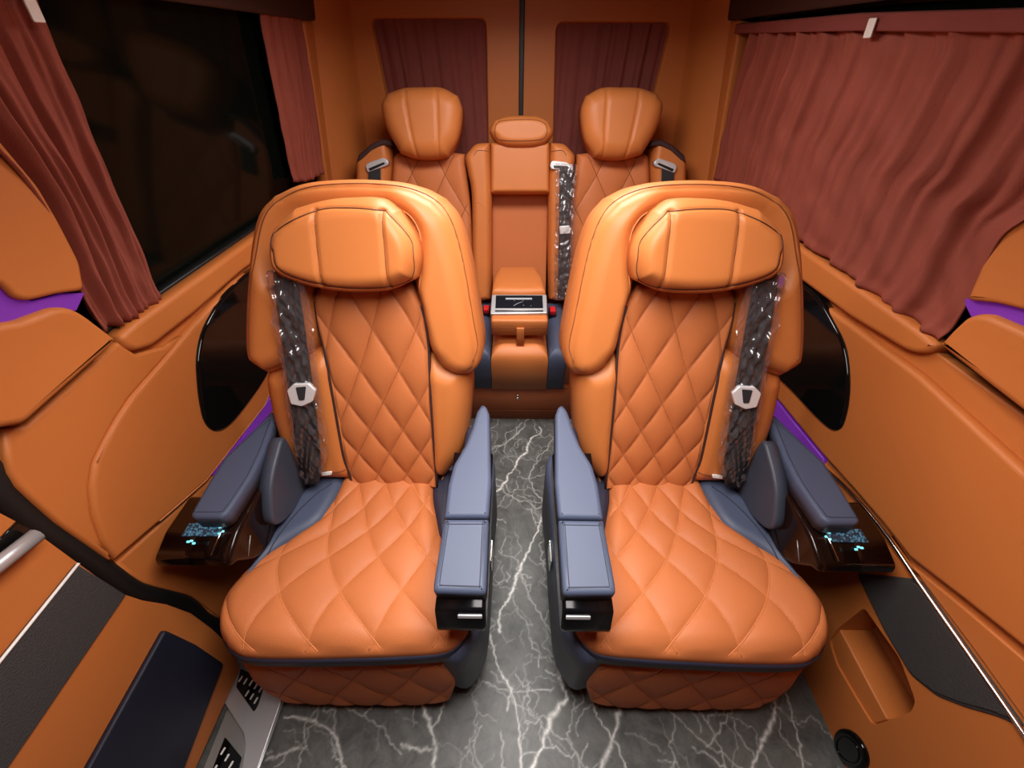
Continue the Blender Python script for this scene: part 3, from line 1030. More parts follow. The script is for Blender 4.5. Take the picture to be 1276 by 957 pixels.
cu, p = curtain(FRU, [(891, 224), (940, 257), (1000, 303), (1070, 353), (1120, 391), (1172, 424), ], [(1172, 424), (1200, 398), (1230, 345), (1260, 294), ('w', 0.635, 0.277), ('w', 0.635, 0.40), ('w', 0.63, 0.49)],
                [('w', 1.82, 0.515), ('w', 1.2, 0.505), ('w', 0.8, 0.495), ('w', 0.63, 0.49)], [(891, 224), (912, 130), (938, 38), ('w', 1.82, 0.515)],
                0.006, 11, 0.018, M_CURT, 'wide red-brown curtain drawn across the right window', 'velvet curtains', 8, nu=420, nv=60)
# header tape of the right curtain with a white tab
hb = slab('header_tape', FRU, np.array([(1.84, 0.505), (1.2, 0.495), (0.8, 0.482), (0.655, 0.478), (0.655, 0.505), (0.8, 0.51), (1.2, 0.525), (1.84, 0.53)]), 0.012, 0.024, 0.004, M_CURTD, cu)
q = FRU.px((1084, 35), 0.03)
slab('tab', FRU, fillet([(q[0] - .012, q[1] - .016), (q[0] + .012, q[1] - .016), (q[0] + .012, q[1] + .016), (q[0] - .012, q[1] + .016)], .003), 0.028, 0.031, 0.001, M_WHITE, cu, label='white tab')
for k, (b0, b1, t0, t1) in enumerate(((('w', -0.585, 0.96), ('w', -0.10, 0.96), (457, 18), (609, 18)), (('w', 0.12, 0.96), ('w', 0.585, 0.96), (690, 22), (842, 24)))):
    curtain(FD, [b0, b1], [b1, t1], [t0, t1], [b0, t0], -0.024, 7, 0.006, M_CURTD,
            'dark wine curtain in the window of the %s rear door' % ('left' if k == 0 else 'right'), 'velvet curtains', 20 + k, nu=130, nv=24)


# ================================================================== CAPTAIN SEATS
TH = math.radians(17)
FB = Frame((0, 0.685, 0.46), (1, 0, 0), (0, math.sin(TH), math.cos(TH)), (0, -math.cos(TH), math.sin(TH)))


def captain_seat(side, off, label):
    MIRROR[0] = None if side == 'left' else off
    S = thing('captain_seat', (-0.385, 0.5, 0), label, 'seat', 'captain seats')
    # --- lower backrest with side bolsters
    quiltL = [(441, 606), (430, 565), (417, 493), (406, 440), (397, 405), (393, 375), (400, 352)]
    quiltR = [(545, 606), (539, 507), (535, 440), (531, 405), (525, 380), (512, 352)]
    qpoly = FB.pxs(quiltL + quiltR[::-1], 0.03)
    dq = dish(FB, qpoly, 0.022, 0.030)
    lower = Pad(FB, [(372, 583), (400, 586), (436, 587), (490, 588), (543, 588), (556, 584)],
                [(556, 588), (568, 572), (581, 549), (587, 507), (588, 464), (582, 448)],
                [(346, 450), (375, 440), (404, 428), (470, 420), (536, 430), (560, 442), (582, 448)], [(372, 585), (357, 544), (346, 501), (340, 464), (346, 450)],
                base=-0.02, nu=70, nv=60, H=0.075, R=0.06, back=0.06, extra=lambda U, V, ST, d: dq(ST))
    lo = lower.build('lower_backrest', M_LEATHER, S)
    tube('seam', lower.on_px([(376, 579), (405, 583), (434, 580)], 0.0), 0.0016, M_SEAM, lo, seg=5)
    # --- upper shell with wings round the headrest
    cpoly = FB.pxs([(352, 262), (400, 246), (470, 242), (499, 256), (517, 272), (527, 296), (527, 336), (524, 372), (535, 470), (400, 470), (385, 372), (345, 350), (335, 310)], 0.03)
    cpoly = catmull(cpoly, 4, True)
    dc = dish(FB, cpoly, 0.034, 0.05)
    dq2 = dish(FB, FB.pxs([(388, 480), (394, 405), (389, 372), (400, 340), (515, 340), (529, 376), (535, 410), (541, 480)], 0.03), 0.032, 0.022)
    upper = Pad(FB, [(346, 461), (372, 452), (404, 437), (470, 430), (536, 440), (552, 452), (570, 462), (589, 461)],
                [(589, 461), (599, 450), (602, 431), (598, 398), (588, 340), (578, 298), (566, 268), (548, 246)],
                [(350, 243), (383, 229), (430, 224), (480, 225), (518, 231), (548, 246)],
                [(346, 461), (324, 446), (316, 431), (316, 385), (322, 310), (332, 265), (350, 243)],
                base=0.0, nu=90, nv=90, H=0.075, R=0.055, back=0.09, extra=lambda U, V, ST, d: dc(ST) + dq2(ST) - 0.004 * np.exp(-((d - 0.016) / 0.004) ** 2))
    us = upper.build('backrest_shell', M_LEATHER, S)
    edge = [(326, 440), (321, 430), (321, 385), (327, 310), (337, 268), (354, 248), (385, 234), (430, 229), (480, 230), (515, 236), (543, 250), (560, 271), (571, 300), (580, 340), (590, 398), (595, 430), (590, 447)]
    tube('shell_seam', upper.on_px(edge, 0.0008), 0.0013, M_SEAM, us, seg=5)
    tube('collar_seam', upper.on_px([(496, 258), (516, 271), (527, 295), (527, 336), (523, 372)], 0.001), 0.0016, M_THREAD, us, seg=5)
    # --- quilted centre panel
    A = lambda v: 3.1 - 0.75 * v
    wv = lambda v: 0.12 + 4.6 * v - 1.25 * v * v
    qf = quilt(A, wv, 0.0125)
    cen = Pad(FB, [(441, 606), (490, 607), (545, 606)], quiltR, [(400, 352), (455, 348), (512, 352)], quiltL,
              base=0.030, nu=110, nv=190, H=0.012, R=0.014, back=0.03, extra=lambda U, V, ST, d: qf(U, V) * smooth01(d / 0.012))
    co = cen.build('quilted_back_panel', M_QUILT, S)
    quilt_seams(cen, A, wv, 'quilt_stitch', M_QSTITCH, co, r=0.0010, lift=0.0003)
    for edge_ in (quiltL, quiltR):
        P = catmull(FB.pxs(edge_[:-1] if edge_ is quiltR else edge_[:-1], 0.033), 8)
        nn = np.maximum(0.033, lower.lift(P) * (P[:, 1] < lower.out[:, 1].max()))
        up_in = inside(P, upper.out)
        nn = np.where(up_in, np.maximum(nn, np.minimum(upper.lift(P), 0.05)), nn)
        nn = np.convolve(np.pad(nn, 3, 'edge'), np.ones(7) / 7, 'valid') + 0.0015
        tube('piping', FB.at(P, nn), 0.0034, M_PIPE, co, label='dark brown piping')
    # --- headrest
    s1 = [(394, 262), (397, 300), (403, 357)]
    s2 = [(478, 263), (481, 300), (486, 361)]
    rimp = [(346, 288), (394, 263), (433, 259), (474, 262), (484, 266), (510, 297), (515, 322), (514, 342), (506, 352), (484, 358), (440, 359), (404, 355), (366, 344), (350, 332), (345, 312)]
    cr = crease(FB, [s1, s2], 0.115, 0.007, 0.0045)
    cr2 = crease(FB, [rimp], 0.115, 0.004, 0.003)
    hr = Pad(FB, [(356, 344), (380, 353), (405, 359), (440, 363), (485, 361), (512, 351)],
             [(512, 351), (521, 344), (525, 318), (518, 292), (498, 262)],
             [(372, 259), (408, 249), (440, 246), (475, 247), (498, 262)],
             [(356, 344), (345, 332), (341, 312), (343, 292), (350, 279), (372, 259)],
             base=0.085, nu=90, nv=70, H=0.045, R=0.04, back=0.07,
             extra=lambda U, V, ST, d: cr(ST) + cr2(ST) + smooth01(d / 0.03) * 0.012 * (np.abs(U - 0.45) * 2) ** 2)
    ho = hr.build('headrest', M_LEATHER, S)
    tube('headrest_seam', hr.on_px(rimp, 0.0008, 8, True), 0.0010, M_PIPE, ho, seg=5, closed=True)
    tube('headrest_seam', hr.on_px(s1, 0.0), 0.0012, M_SEAM, ho, seg=5)
    tube('headrest_seam', hr.on_px(s2, 0.0), 0.0012, M_SEAM, ho, seg=5)
    # --- seat cushion
    fc = FZ(0.42)
    cl = [(283, 806), (275, 788), (279, 760), (289, 738), (317, 708), (355, 682), (395, 656), (414, 634), (428, 608), (436, 583)]
    crr = [(578, 794), (583, 779), (572, 735), (556, 690), (546, 650), (541, 620), (545, 583)]
    A2 = lambda v: 4.0 - 0.5 * v
    w2 = lambda v: 0.35 + 2.5 * v + 0.75 * v * v
    qf2 = quilt(A2, w2, 0.011)
    ex = lambda U, V, ST, d: qf2(U, V) * smooth01(d / 0.016) - 0.012 * smooth01((0.16 - V) / 0.16) + 0.012 * V
    cu = Pad(fc, [(283, 806), (306, 817), (373, 819), (430, 818), (495, 816), (554, 811), (578, 794)], crr, [(436, 583), (490, 584), (545, 583)], cl,
             base=0.0, nu=150, nv=150, H=0.035, R=0.045, back=0.03, extra=ex)
    cuo = cu.build('seat_cushion', M_QUILT, S)
    quilt_seams(cu, A2, w2, 'quilt_stitch', M_THREAD, cuo, r=0.0011, lift=0.0002)
    # navy piping band under the cushion edge
    rim = cu.out
    slab('cushion_band', fc, resample(inset(ccw(rim), -0.006), np.linspace(0, 1, 161)[:-1], True), -0.050, -0.014, 0.008, M_NAVYD, S)
    # --- seat pan and inner valance (navy)
    pan = np.array([(-0.60, 0.30), (-0.40, 0.272), (-0.20, 0.272), (-0.135, 0.262), (-0.105, 0.30), (-0.088, 0.37), (-0.085, 0.60), (-0.09, 0.80), (-0.30, 0.84), (-0.60, 0.80)])
    slab('seat_pan', FZ(0), fillet(pan, 0.04, 4), 0.10, 0.36, 0.02, M_NAVYD, S)
    vb = np.array([(-0.19, 0.262), (-0.14, 0.238), (-0.105, 0.268), (-0.084, 0.34), (-0.080, 0.60), (-0.085, 0.80), (-0.20, 0.80), (-0.17, 0.45), (-0.165, 0.32)])
    slab('side_valance', FZ(0), catmull(vb, 5, True), 0.13, 0.40, 0.025, M_NAVY, S)
    box('seat_rail', (-0.55, 0.32, 0.0), (-0.49, 0.82, 0.10), 0.004, M_RUBBER, S)
    box('seat_rail', (-0.24, 0.32, 0.0), (-0.18, 0.82, 0.10), 0.004, M_RUBBER, S)
    # --- leg rest, quilted
    t0, b0 = FZ(0.355).px((430, 822)), FZ(0.10).px((430, 872))
    T = np.array([0, t0[1] - b0[1], 0.255])
    T /= np.linalg.norm(T)
    fl = Frame((0, b0[1], 0.10), (1, 0, 0), T, (0, -T[2], T[1]))
    A3 = lambda v: 3.6 + 0 * v
    w3 = lambda v: 0.15 + 1.25 * v
    qf3 = quilt(A3, w3, 0.008)
    lg = Pad(fl, [(352, 868), (400, 872), (476, 873), (530, 872), (562, 867)], [(562, 867), (568, 846), (556, 820)], [(304, 822), (373, 822), (476, 822), (556, 820)],
             [(352, 868), (322, 848), (304, 822)], base=-0.015, nu=110, nv=50, H=0.016, R=0.025, back=0.05, extra=lambda U, V, ST, d: qf3(U, V) * smooth01(d / 0.015))
    lgo = lg.build('leg_rest', M_QUILT, S)
    quilt_seams(lg, A3, w3, 'quilt_stitch', M_QSTITCH, lgo, r=0.0010)
    # --- outboard navy bolster and rear shield
    fb_ = FZ(0.435)
    bo = Pad(fb_, [(305, 722), (312, 722), (322, 713)], [(322, 713), (355, 684), (397, 658), (416, 634), (430, 606), (438, 588)], [(404, 590), (420, 589), (438, 588)],
             [(305, 722), (326, 690), (343, 660), (365, 630), (385, 609), (404, 590)], base=0.0, nu=24, nv=60, H=0.028, R=0.03, back=0.10)
    boo = bo.build('outer_bolster', M_NAVY, S)
    tube('bolster_seam', bo.on_px([(326, 703), (345, 676), (369, 645), (392, 622), (415, 605)], 0.001), 0.0016, M_NTHREAD, boo, seg=5)
    sh = FX(-0.605, 1)
    shp = sh.pxs([(356, 545), (346, 568), (339, 600), (338, 625), (341, 650), (352, 652), (375, 628), (392, 608), (384, 600), (374, 582)], 0.0)
    slab('side_shield', sh, catmull(shp, 4, True), -0.03, 0.0, 0.007, M_SHIELD, S)
    bi = Pad(fb_, [(546, 672), (552, 676), (558, 676)], [(558, 676), (562, 640), (566, 588)], [(544, 588), (555, 588), (566, 588)], [(546, 672), (541, 640), (539, 615), (544, 588)],
             base=-0.01, nu=20, nv=40, H=0.022, R=0.02, back=0.06)
    bi.build('inner_bolster', M_NAVYD, S)
    # --- inner armrest
    sl_ = math.atan2(0.045, 0.45)
    fa = Frame((0, 0.26, 0.655), (1, 0, 0), (0, math.cos(sl_), math.sin(sl_)), (0, -math.sin(sl_), math.cos(sl_)))
    front = fa.pxs([(540, 724), (553, 646), (609, 646), (606, 729), (605, 740), (539, 738)], 0.0)
    rear = fa.pxs([(553, 644), (558, 604), (565, 578), (579, 555), (588, 533), (594, 512), (600, 503), (606, 505), (610, 515), (611, 560), (612, 600), (609, 644)], 0.0)
    fcurve = fillet(front, [0.004, 0.004, 0.004, 0.006, 0.012, 0.012], 4)
    fp = slab('armrest_pad', fa, fcurve, -0.05, 0.0, 0.010, M_NAVY, S, label='navy padded front section of the inner armrest')
    st = inset(ccw(fcurve), 0.012)
    tube('pad_stitch', fa.at(resample(st, np.linspace(0, 1, 60)[:-1], True), 0.0004), 0.0009, M_NTHREAD, fp, seg=5, closed=True)
    slab('armrest_rear_pad', fa, resample(rear, np.linspace(0, 1, 90)[:-1], True), -0.05, 0.0, 0.010, M_NAVY, S, label='navy padded rear section of the inner armrest')
    body = np.array([(0.263, 0.614), (0.249, 0.560), (0.250, 0.543), (0.262, 0.535), (0.42, 0.545), (0.58, 0.60), (0.60, 0.66), (0.50, 0.645), (0.40, 0.634)])
    slab('armrest_body', FX(-0.066, 1), fillet(body, 0.006, 3), -0.094, 0.0, 0.008, M_SATBLACK, S, label='gloss black armrest body')
    ff = Frame((0, 0.263, 0.614), (1, 0, 0), (0, 0.014, 0.054), (0, -0.054, 0.014))
    hp = fillet([(-0.118, -0.020), (-0.072, -0.020), (-0.072, -0.011), (-0.118, -0.011)], 0.002, 3)
    slab('armrest_glint', ff, hp, 0.0, 0.003, 0.001, M_SATIN, S, label='silver strip standing for a lamp glint on the armrest')  # solid silver strip stands in for the ceiling lamp's highlight
    box('armrest_post', (-0.150, 0.62, 0.36), (-0.095, 0.74, 0.60), 0.012, M_NAVYD, S)
    box('side_clip', (-0.079, 0.47, 0.30), (-0.073, 0.53, 0.36), 0.002, M_CHROME, S)
    # --- outer armrest console
    fo = FZ(0.64)
    pad = fo.pxs([(236, 641), (258, 602), (278, 570), (310, 540), (338, 512), (344, 513), (340, 530), (327, 566), (313, 594), (296, 620), (283, 639), (274, 645), (240, 645)], 0.0)
    fo_p = slab('outer_armrest_pad', fo, fillet(pad, [0.008, 0, 0, 0, 0.01, 0.01, 0.01, 0, 0, 0, 0.006, 0.006, 0.006], 4), -0.04, 0.0, 0.009, M_NAVY, S, label='navy padded outer armrest')
    st = fo.pxs([(241, 638), (262, 602), (283, 570), (315, 540), (338, 521), (322, 564), (308, 593), (291, 619), (277, 638)], 0.0)
    tube('pad_stitch', fo.at(resample(st, np.linspace(0, 1, 70)[:-1], True), 0.0003), 0.0009, M_NTHREAD, fo_p, seg=5, closed=True)
    fco = FX(-0.625, 1)
    # gloss console: profile in (y,z), from the wall side to the seat side
    prof = np.array([(0.385, 0.535), (0.366, 0.548), (0.372, 0.568), (0.425, 0.588), (0.47, 0.592), (0.92, 0.592), (0.92, 0.40), (0.55, 0.42), (0.42, 0.47)])
    cons = slab('armrest_console', FX(-0.628, 1), fillet(prof, [0.008, 0.008, 0.008, 0.004, 0.004, 0.01, 0.02, 0.05, 0.03], 4), -0.090, 0.0, 0.010, M_WOOD, S, label='gloss dark brown armrest console')
    head = np.array([(0.385, 0.535), (0.366, 0.548), (0.372, 0.568), (0.425, 0.588), (0.52, 0.592), (0.50, 0.50), (0.42, 0.50)])
    slab('console_head', FX(-0.629, 1), fillet(head, [0.008, 0.008, 0.008, 0.004, 0.02, 0.03, 0.02], 4), -0.160, -0.001, 0.012, M_WOOD, S, label='gloss dark brown console end with touch keys')
    fk = Frame((0, 0.372, 0.5695), (1, 0, 0), (0, 0.053, 0.020), (0, -0.020, 0.053))
    key = fk.pxs([(236, 652), (279, 651), (274, 668), (226, 668)], 0.001)
    ko = slab('touch_keypad', fk, key, -0.004, 0.0012, 0.0004, M_KEY, S, label='blue lit touch keypad')
    for cpx in ((234, 675), (238, 674), (241, 677), (274, 657), (277, 662), (273, 665)):
        c = fk.px(cpx, 0.002)
        sq = [(c[0] - 0.0032, c[1] - 0.0022), (c[0] + 0.0032, c[1] - 0.0022), (c[0] + 0.0032, c[1] + 0.0022), (c[0] - 0.0032, c[1] + 0.0022)]
        slab('lit_icon', fk, fillet(sq, 0.001, 2), 0.0, 0.002, 0.0004, M_CYAN, ko, seg=1)
    e0 = fk.pxs([(281, 650), (263, 692)], 0.002)
    tube('console_streak', fk.at(e0, 0.002), 0.0016, M_CHROME, S)  # bright tube put in as the ceiling lamp's streak along the console
    tube('console_glint', np.array([(-0.6275, 0.44, 0.545), (-0.6275, 0.405, 0.515)]), 0.0007, M_ALU, S)  # thin bright tube drawn as a reflection on the console side
    # --- seat belt in a clear plastic sleeve
    blt = [(340, 346), (346, 390), (351, 430), (358, 480), (366, 540), (372, 582), (378, 606)]
    brt = [(369, 346), (377, 390), (382, 430), (387, 470), (394, 530), (398, 576), (396, 602)]
    slt = [(332, 338), (337, 395), (345, 445), (352, 488), (359, 540), (367, 580), (376, 608)]
    srt = [(374, 334), (386, 390), (392, 440), (394, 470), (400, 520), (405, 560), (401, 590)]
    bl = Pad(FB, [blt[-1], brt[-1]], brt[::-1], [blt[0], brt[0]], blt[::-1], base=0.088, nu=8, nv=60, H=0.001, R=0.004, back=0.002,
             extra=lambda U, V, ST, d: -0.012 * (1 - V) + 0.0015 * np.sin(9 * V))
    belt = bl.build('seat_belt', M_BELT, S, label='charcoal seat belt wrapped in clear plastic')
    nz = np.random.default_rng(11).uniform(0, 6.28, 12)

    def wr(U, V, ST, d):
        h = 0
        for k in range(6):
            q = np.sin((17 + 13 * k) * V + (6 + 5 * k) * U * math.cos(nz[k]) + nz[k] + 1.8 * np.sin(6 * U + 5 * V + nz[k + 6]))
            h = h + (1 - 2 * np.abs(q)) / (k + 1.6)
        return -0.012 * (1 - V) + 0.0058 * h
    sv = Pad(FB, [slt[-1], srt[-1]], srt[::-1], [slt[0], srt[0]], slt[::-1], base=0.098, nu=40, nv=260, H=0.003, R=0.010, back=0.0, extra=wr)
    nu_, nv_ = sv.nu, sv.nv
    fq = [(j * nu_ + i, j * nu_ + i + 1, (j + 1) * nu_ + i + 1, (j + 1) * nu_ + i) for j in range(nv_ - 1) for i in range(nu_ - 1)]
    mk('plastic_sleeve', sv.fr.at(sv.ST, sv.N).reshape(-1, 3), fq, M_FILM, belt, label='clear crinkled plastic sleeve')
    hexa = FB.pxs([(357, 487), (365, 479), (384, 478), (393, 487), (389, 501), (376, 507), (362, 504)], 0.100)
    bk = slab('belt_tongue', FB, fillet(hexa, 0.004, 3), 0.090, 0.100, 0.003, mat('white_metal', srgb(225, 225, 228), 0.3, metal=0.3), belt, label='white metal belt tongue')
    hx = FB.pxs([(368, 483), (381, 482), (379, 499), (372, 499)], 0.102)
    slab('tongue_inset', FB, fillet(hx, 0.003, 3), 0.098, 0.102, 0.001, M_BELT, bk)
    gd = FB.pxs([(330, 338), (342, 336), (345, 356), (335, 360)], 0.09)
    slab('belt_guide', FB, fillet(gd, 0.006, 4), 0.06, 0.090, 0.004, M_CHROME, S, label='silver belt guide')
    lb = FB.pxs([(400, 589), (413, 588), (413, 592), (401, 593)], 0.06)
    slab('care_tag', FB, lb, 0.056, 0.06, 0.001, M_WHITE, S)
    MIRROR[0] = None
    return S


captain_seat('left', 0, 'tan quilted captain seat on the left, nearest the dark uncovered window')
captain_seat('right', 0.012, 'tan quilted captain seat on the right, nearest the wide drawn curtain')


# ================================================================== REAR BENCH
TR = math.atan2(0.17, 0.61)
FRB = Frame((0, 1.73, 0.45), (1, 0, 0), (0, math.sin(TR), math.cos(TR)), (0, -math.cos(TR), math.sin(TR)))
RB = thing('rear_bench', (0, 1.6, 0), 'tan three-seat rear bench with quilted backrests and fold-down centre armrest', 'seat')
CX = 0.006
for sd in (-1, 1):
    MIRROR[0] = None if sd < 0 else 2 * CX
    # outer backrest, quilted
    L_ = [('w', -0.60, -0.03), (494, 300), (489, 240), (491, 199), (497, 190)]
    R_ = [('w', -0.245, -0.03), (590, 335), (587, 265), (582, 220), (579, 192)]
    A4 = lambda v: 2.3 + 0 * v
    w4 = lambda v: 0.25 + 2.6 * v
    q4 = quilt(A4, w4, 0.010)
    pb = Pad(FRB, [('w', -0.60, -0.03), ('w', -0.245, -0.03)], R_, [(497, 190), (540, 188), (579, 192)], L_, base=0.0, nu=70, nv=110, H=0.03, R=0.03, back=0.08,
             extra=lambda U, V, ST, d: q4(U, V) * smooth01(d / 0.02))
    pbo = pb.build('quilted_backrest', M_QUILT, RB)
    quilt_seams(pb, A4, w4, 'quilt_stitch', M_SEAM, pbo, r=0.0012)
    # shoulder bolster with belt guide
    sb = Pad(FRB, [('w', -0.70, -0.03), ('w', -0.60, -0.03)], [('w', -0.60, -0.03), (494, 300), (488, 240), (490, 200), (487, 178)], [(462, 182), (475, 176), (487, 178)],
             [('w', -0.70, -0.03), (448, 260), (446, 215), (447, 197), (462, 182)], base=0.0, nu=30, nv=60, H=0.055, R=0.03, back=0.10)
    sbo = sb.build('shoulder_bolster', M_LEATHER, RB)
    cap = FRB.pxs([(445, 203), (447, 193), (462, 180), (476, 173), (488, 175), (490, 182), (478, 181), (464, 188), (452, 199)], 0.05)
    slab('shoulder_cap', FRB, cap, -0.05, 0.058, 0.008, M_PIPE, RB, label='dark brown shoulder cap')
    gd = FRB.pxs([(455, 207), (458, 203), (478, 196), (484, 201), (483, 206), (458, 215)], 0.068)
    gdo = slab('belt_guide', FRB, fillet(gd, 0.008, 4), 0.04, 0.068, 0.004, M_SATIN, RB, label='silver belt guide')
    hole = FRB.pxs([(459, 210), (478, 202), (480, 204), (461, 213)], 0.070)
    slab('guide_slot', FRB, fillet(hole, 0.002, 2), 0.064, 0.070, 0.001, M_RUBBER, gdo)
    bl = FRB.pxs([(459, 210), (474, 205), (474, 240), (459, 240)], 0.068)
    slab('seat_belt', FRB, bl, 0.064, 0.0665, 0.001, M_BELT, RB, label='charcoal seat belt')
    # outer headrest
    h1, h2 = [(503, 111), (509, 150), (519, 197)], [(543, 110), (545, 150), (546, 198)]
    cr = crease(FRB, [h1, h2], 0.13, 0.006, 0.005)
    hd = Pad(FRB, [(500, 192), (515, 197), (530, 199), (545, 198), (558, 195)], [(558, 195), (571, 173), (576, 140), (571, 120)], [(484, 117), (505, 110), (530, 109), (552, 110), (571, 120)],
             [(500, 192), (483, 162), (476, 133), (484, 117)], base=0.08, nu=60, nv=60, H=0.055, R=0.06, back=0.07,
             extra=lambda U, V, ST, d: cr(ST))
    hdo = hd.build('headrest', M_LEATHER, RB)
    for h in (h1, h2):
        tube('headrest_seam', hd.on_px(h, 0.0), 0.0014, M_THREAD, hdo, seg=5)
    # outer seat cushion
    fc = FZ(0.40)
    A5 = lambda v: 2.4 + 0 * v
    w5 = lambda v: 0.3 + 1.8 * v
    q5 = quilt(A5, w5, 0.009)
    oc = Pad(fc, [(-0.70, 1.33), (-0.19, 1.33)], [(-0.19, 1.33), (-0.22, 1.75)], [(-0.70, 1.75), (-0.22, 1.75)], [(-0.70, 1.33), (-0.70, 1.75)], base=0, nu=60, nv=50, H=0.05, R=0.05, back=0.15,
             pixel=False, extra=lambda U, V, ST, d: q5(U, V) * smooth01(d / 0.02))
    oc.build('seat_cushion', M_QUILT, RB)
    nb = Pad(fc, [(-0.192, 1.305), (-0.118, 1.305)], [(-0.118, 1.305), (-0.118, 1.75)], [(-0.222, 1.75), (-0.118, 1.75)], [(-0.192, 1.305), (-0.222, 1.75)], base=0, nu=20, nv=50, H=0.045, R=0.05, back=0.16, pixel=False)
    nb.build('cushion_side', M_NAVY, RB, label='navy cushion side')
MIRROR[0] = None
# centre backrest: frame of four pieces round the stowed-armrest recess
pc = Pad(FRB, [(611, 242), (648, 242), (685, 242)], [(685, 242), (685, 210), (685, 178)], [(611, 178), (648, 177), (685, 178)], [(611, 242), (611, 210), (611, 178)],
         base=0.01, nu=40, nv=40, H=0.05, R=0.018, back=0.09)
pco = pc.build('centre_backrest', M_LEATHER, RB)
for sd, e0, e1 in ((-1, 588, 613), (1, 708, 683)):
    k = -sd
    bot = [(e0 + 4 * k, 372), (e0 + 12 * k, 374), (e1 - 1 * k, 372)]
    outer = [(e0 + 4 * k, 372), (e0 + 1 * k, 320), (e0, 246), (e0 - 5 * k, 215), (e0 - 8 * k, 196), (e0 + 1 * k, 183)]
    inner = [(e1 - 1 * k, 372), (e1, 320), (e1, 244), (e1 - 1 * k, 210), (e1 - 2 * k, 178)]
    top = [(e0 + 1 * k, 183), (e0 + 8 * k, 179), (e1 - 2 * k, 178)]
    kw = dict(base=0.012, nu=26, nv=80, H=0.05, R=0.03, back=0.09)
    pw_ = Pad(FRB, bot, inner, top, outer, **kw) if sd < 0 else Pad(FRB, bot[::-1], outer, top[::-1], inner, **kw)
    o_ = pw_.build('centre_side_bolster', M_LEATHER, RB)
    tube('seam', pw_.on_px([(e0 + 2 * k, 251), (e0 + 12 * k, 255), (e1 - 3 * k, 276)], 0.001), 0.0014, M_THREAD, o_, seg=5)
    tube('seam', pw_.on_px([(e0 + 3 * k, 194), (e0 + 8 * k, 188), (e1 - 4 * k, 189)], 0.001), 0.0012, M_SEAM, o_, seg=5)
slab('armrest_recess', FRB, FRB.pxs([(612, 238), (683, 238), (680, 372), (614, 372)], -0.05), -0.10, -0.05, 0.004, M_QUILT, RB, label='flat tan recess behind the armrest')
hc = Pad(FRB, [(621, 180), (635, 184), (663, 184), (679, 180)], [(679, 180), (689, 167), (684, 152)], [(616, 150), (635, 145), (668, 145), (684, 152)], [(621, 180), (610, 165), (616, 150)], base=0.05, nu=50, nv=30, H=0.045, R=0.03, back=0.06)
hco = hc.build('centre_headrest', M_LEATHER, RB)
tube('headrest_seam', hc.on_px([(622, 174), (617, 164), (621, 153), (640, 150), (666, 150), (679, 155), (681, 166), (674, 174), (648, 176)], 0.001, 6, True), 0.0013, M_SEAM, hco, seg=5, closed=True)
# centre cushion, rolled front
cc = Pad(FZ(0.40), [(-0.116, 1.30), (0.128, 1.30)], [(0.128, 1.30), (0.128, 1.75)], [(-0.116, 1.75), (0.128, 1.75)], [(-0.116, 1.30), (-0.116, 1.75)], base=0, nu=40, nv=60, H=0.055, R=0.07, back=0.16, pixel=False)
cc.build('centre_cushion', M_LEATHER, RB)
# kick panel
kp = box('kick_panel', (-0.72, 1.345, 0.0), (0.73, 1.75, 0.238), 0.006, mat('brown_leather', srgb(178, 94, 48), 0.5, bump=0.06, bscale=600), RB, label='brown kick panel under the bench')
tube('seam', np.array([(-0.7, 1.344, 0.205), (0.7, 1.344, 0.205)]), 0.0015, M_SEAM, kp, seg=5)
tube('seam', np.array([(-0.7, 1.344, 0.06), (0.7, 1.344, 0.06)]), 0.0015, M_SEAM, kp, seg=5)
for z in (0.148, 0.166):
    tube('knob', np.array([(0.0, 1.346, z), (0.0, 1.332, z)]), 0.007, M_CHROME, kp, seg=12)
# fold-down armrest
ar = Pad(FZ(0.60), [(613, 366), (646, 367), (680, 366)], [(680, 366), (676, 350), (668, 336)], [(621, 336), (646, 336), (668, 336)], [(613, 366), (615, 350), (621, 336)], base=0, nu=30, nv=30, H=0.022, R=0.03, back=0.10)
ar.build('fold_armrest', M_LEATHER, RB, label='tan fold-down centre armrest')
# armrest box with sloping control face
yb, yt = 1.345, 1.50
fs = Frame((0, yb + 0.03, 0.575), (1, 0, 0), (0, yt - yb - 0.03, 0.04), (0, -0.04, yt - yb - 0.03))
bw0, bw1 = -0.112, 0.120
box('armrest_box', (bw0, yb, 0.500), (bw1, 1.60, 0.572), 0.012, M_LEATHER, RB, label='tan armrest front box')
tube('seam', np.array([(bw0 + .004, yb - 0.0005, 0.535), (bw1 - .004, yb - 0.0005, 0.535)]), 0.0014, M_SEAM, RB, seg=5)
fr_ = fs.pxs([(611, 391), (682, 390), (681, 367), (613, 367)], 0.006)
sf = slab('control_frame', fs, fillet(fr_, 0.006, 3), -0.03, 0.006, 0.003, M_ALU, RB, label='silver frame of the armrest controls')
sc = fs.pxs([(617, 388), (677, 388), (676, 368), (618, 368)], 0.008)
so = slab('control_panel', fs, sc, 0.0, 0.008, 0.001, M_SCREEN, sf, label='black control panel')
ba = fs.pxs([(617, 386.5), (677, 386.5), (677, 384), (617, 384)], 0.010)
slab('silver_bar', fs, ba, 0.006, 0.010, 0.001, M_ALU, sf)
dd = fs.pxs([(630, 373), (663, 373), (663, 371), (630, 371)], 0.0095)
slab('display_bar', fs, dd, 0.0075, 0.0092, 0.0003, M_GREY, so, seg=1)
for pts in (((640, 381), (645, 378), (651, 376)), ((652, 380), (653, 380.5)), ((640.5, 374.5), (641.5, 374.5)), ((651, 374.5), (652.5, 374.5)), ((661, 381), (662, 381))):
    tube('display_mark', fs.at(fs.pxs(pts, 0.0092), 0.0092), 0.0012, M_GREY, so, seg=5)
lp = FY(yb - 0.008)
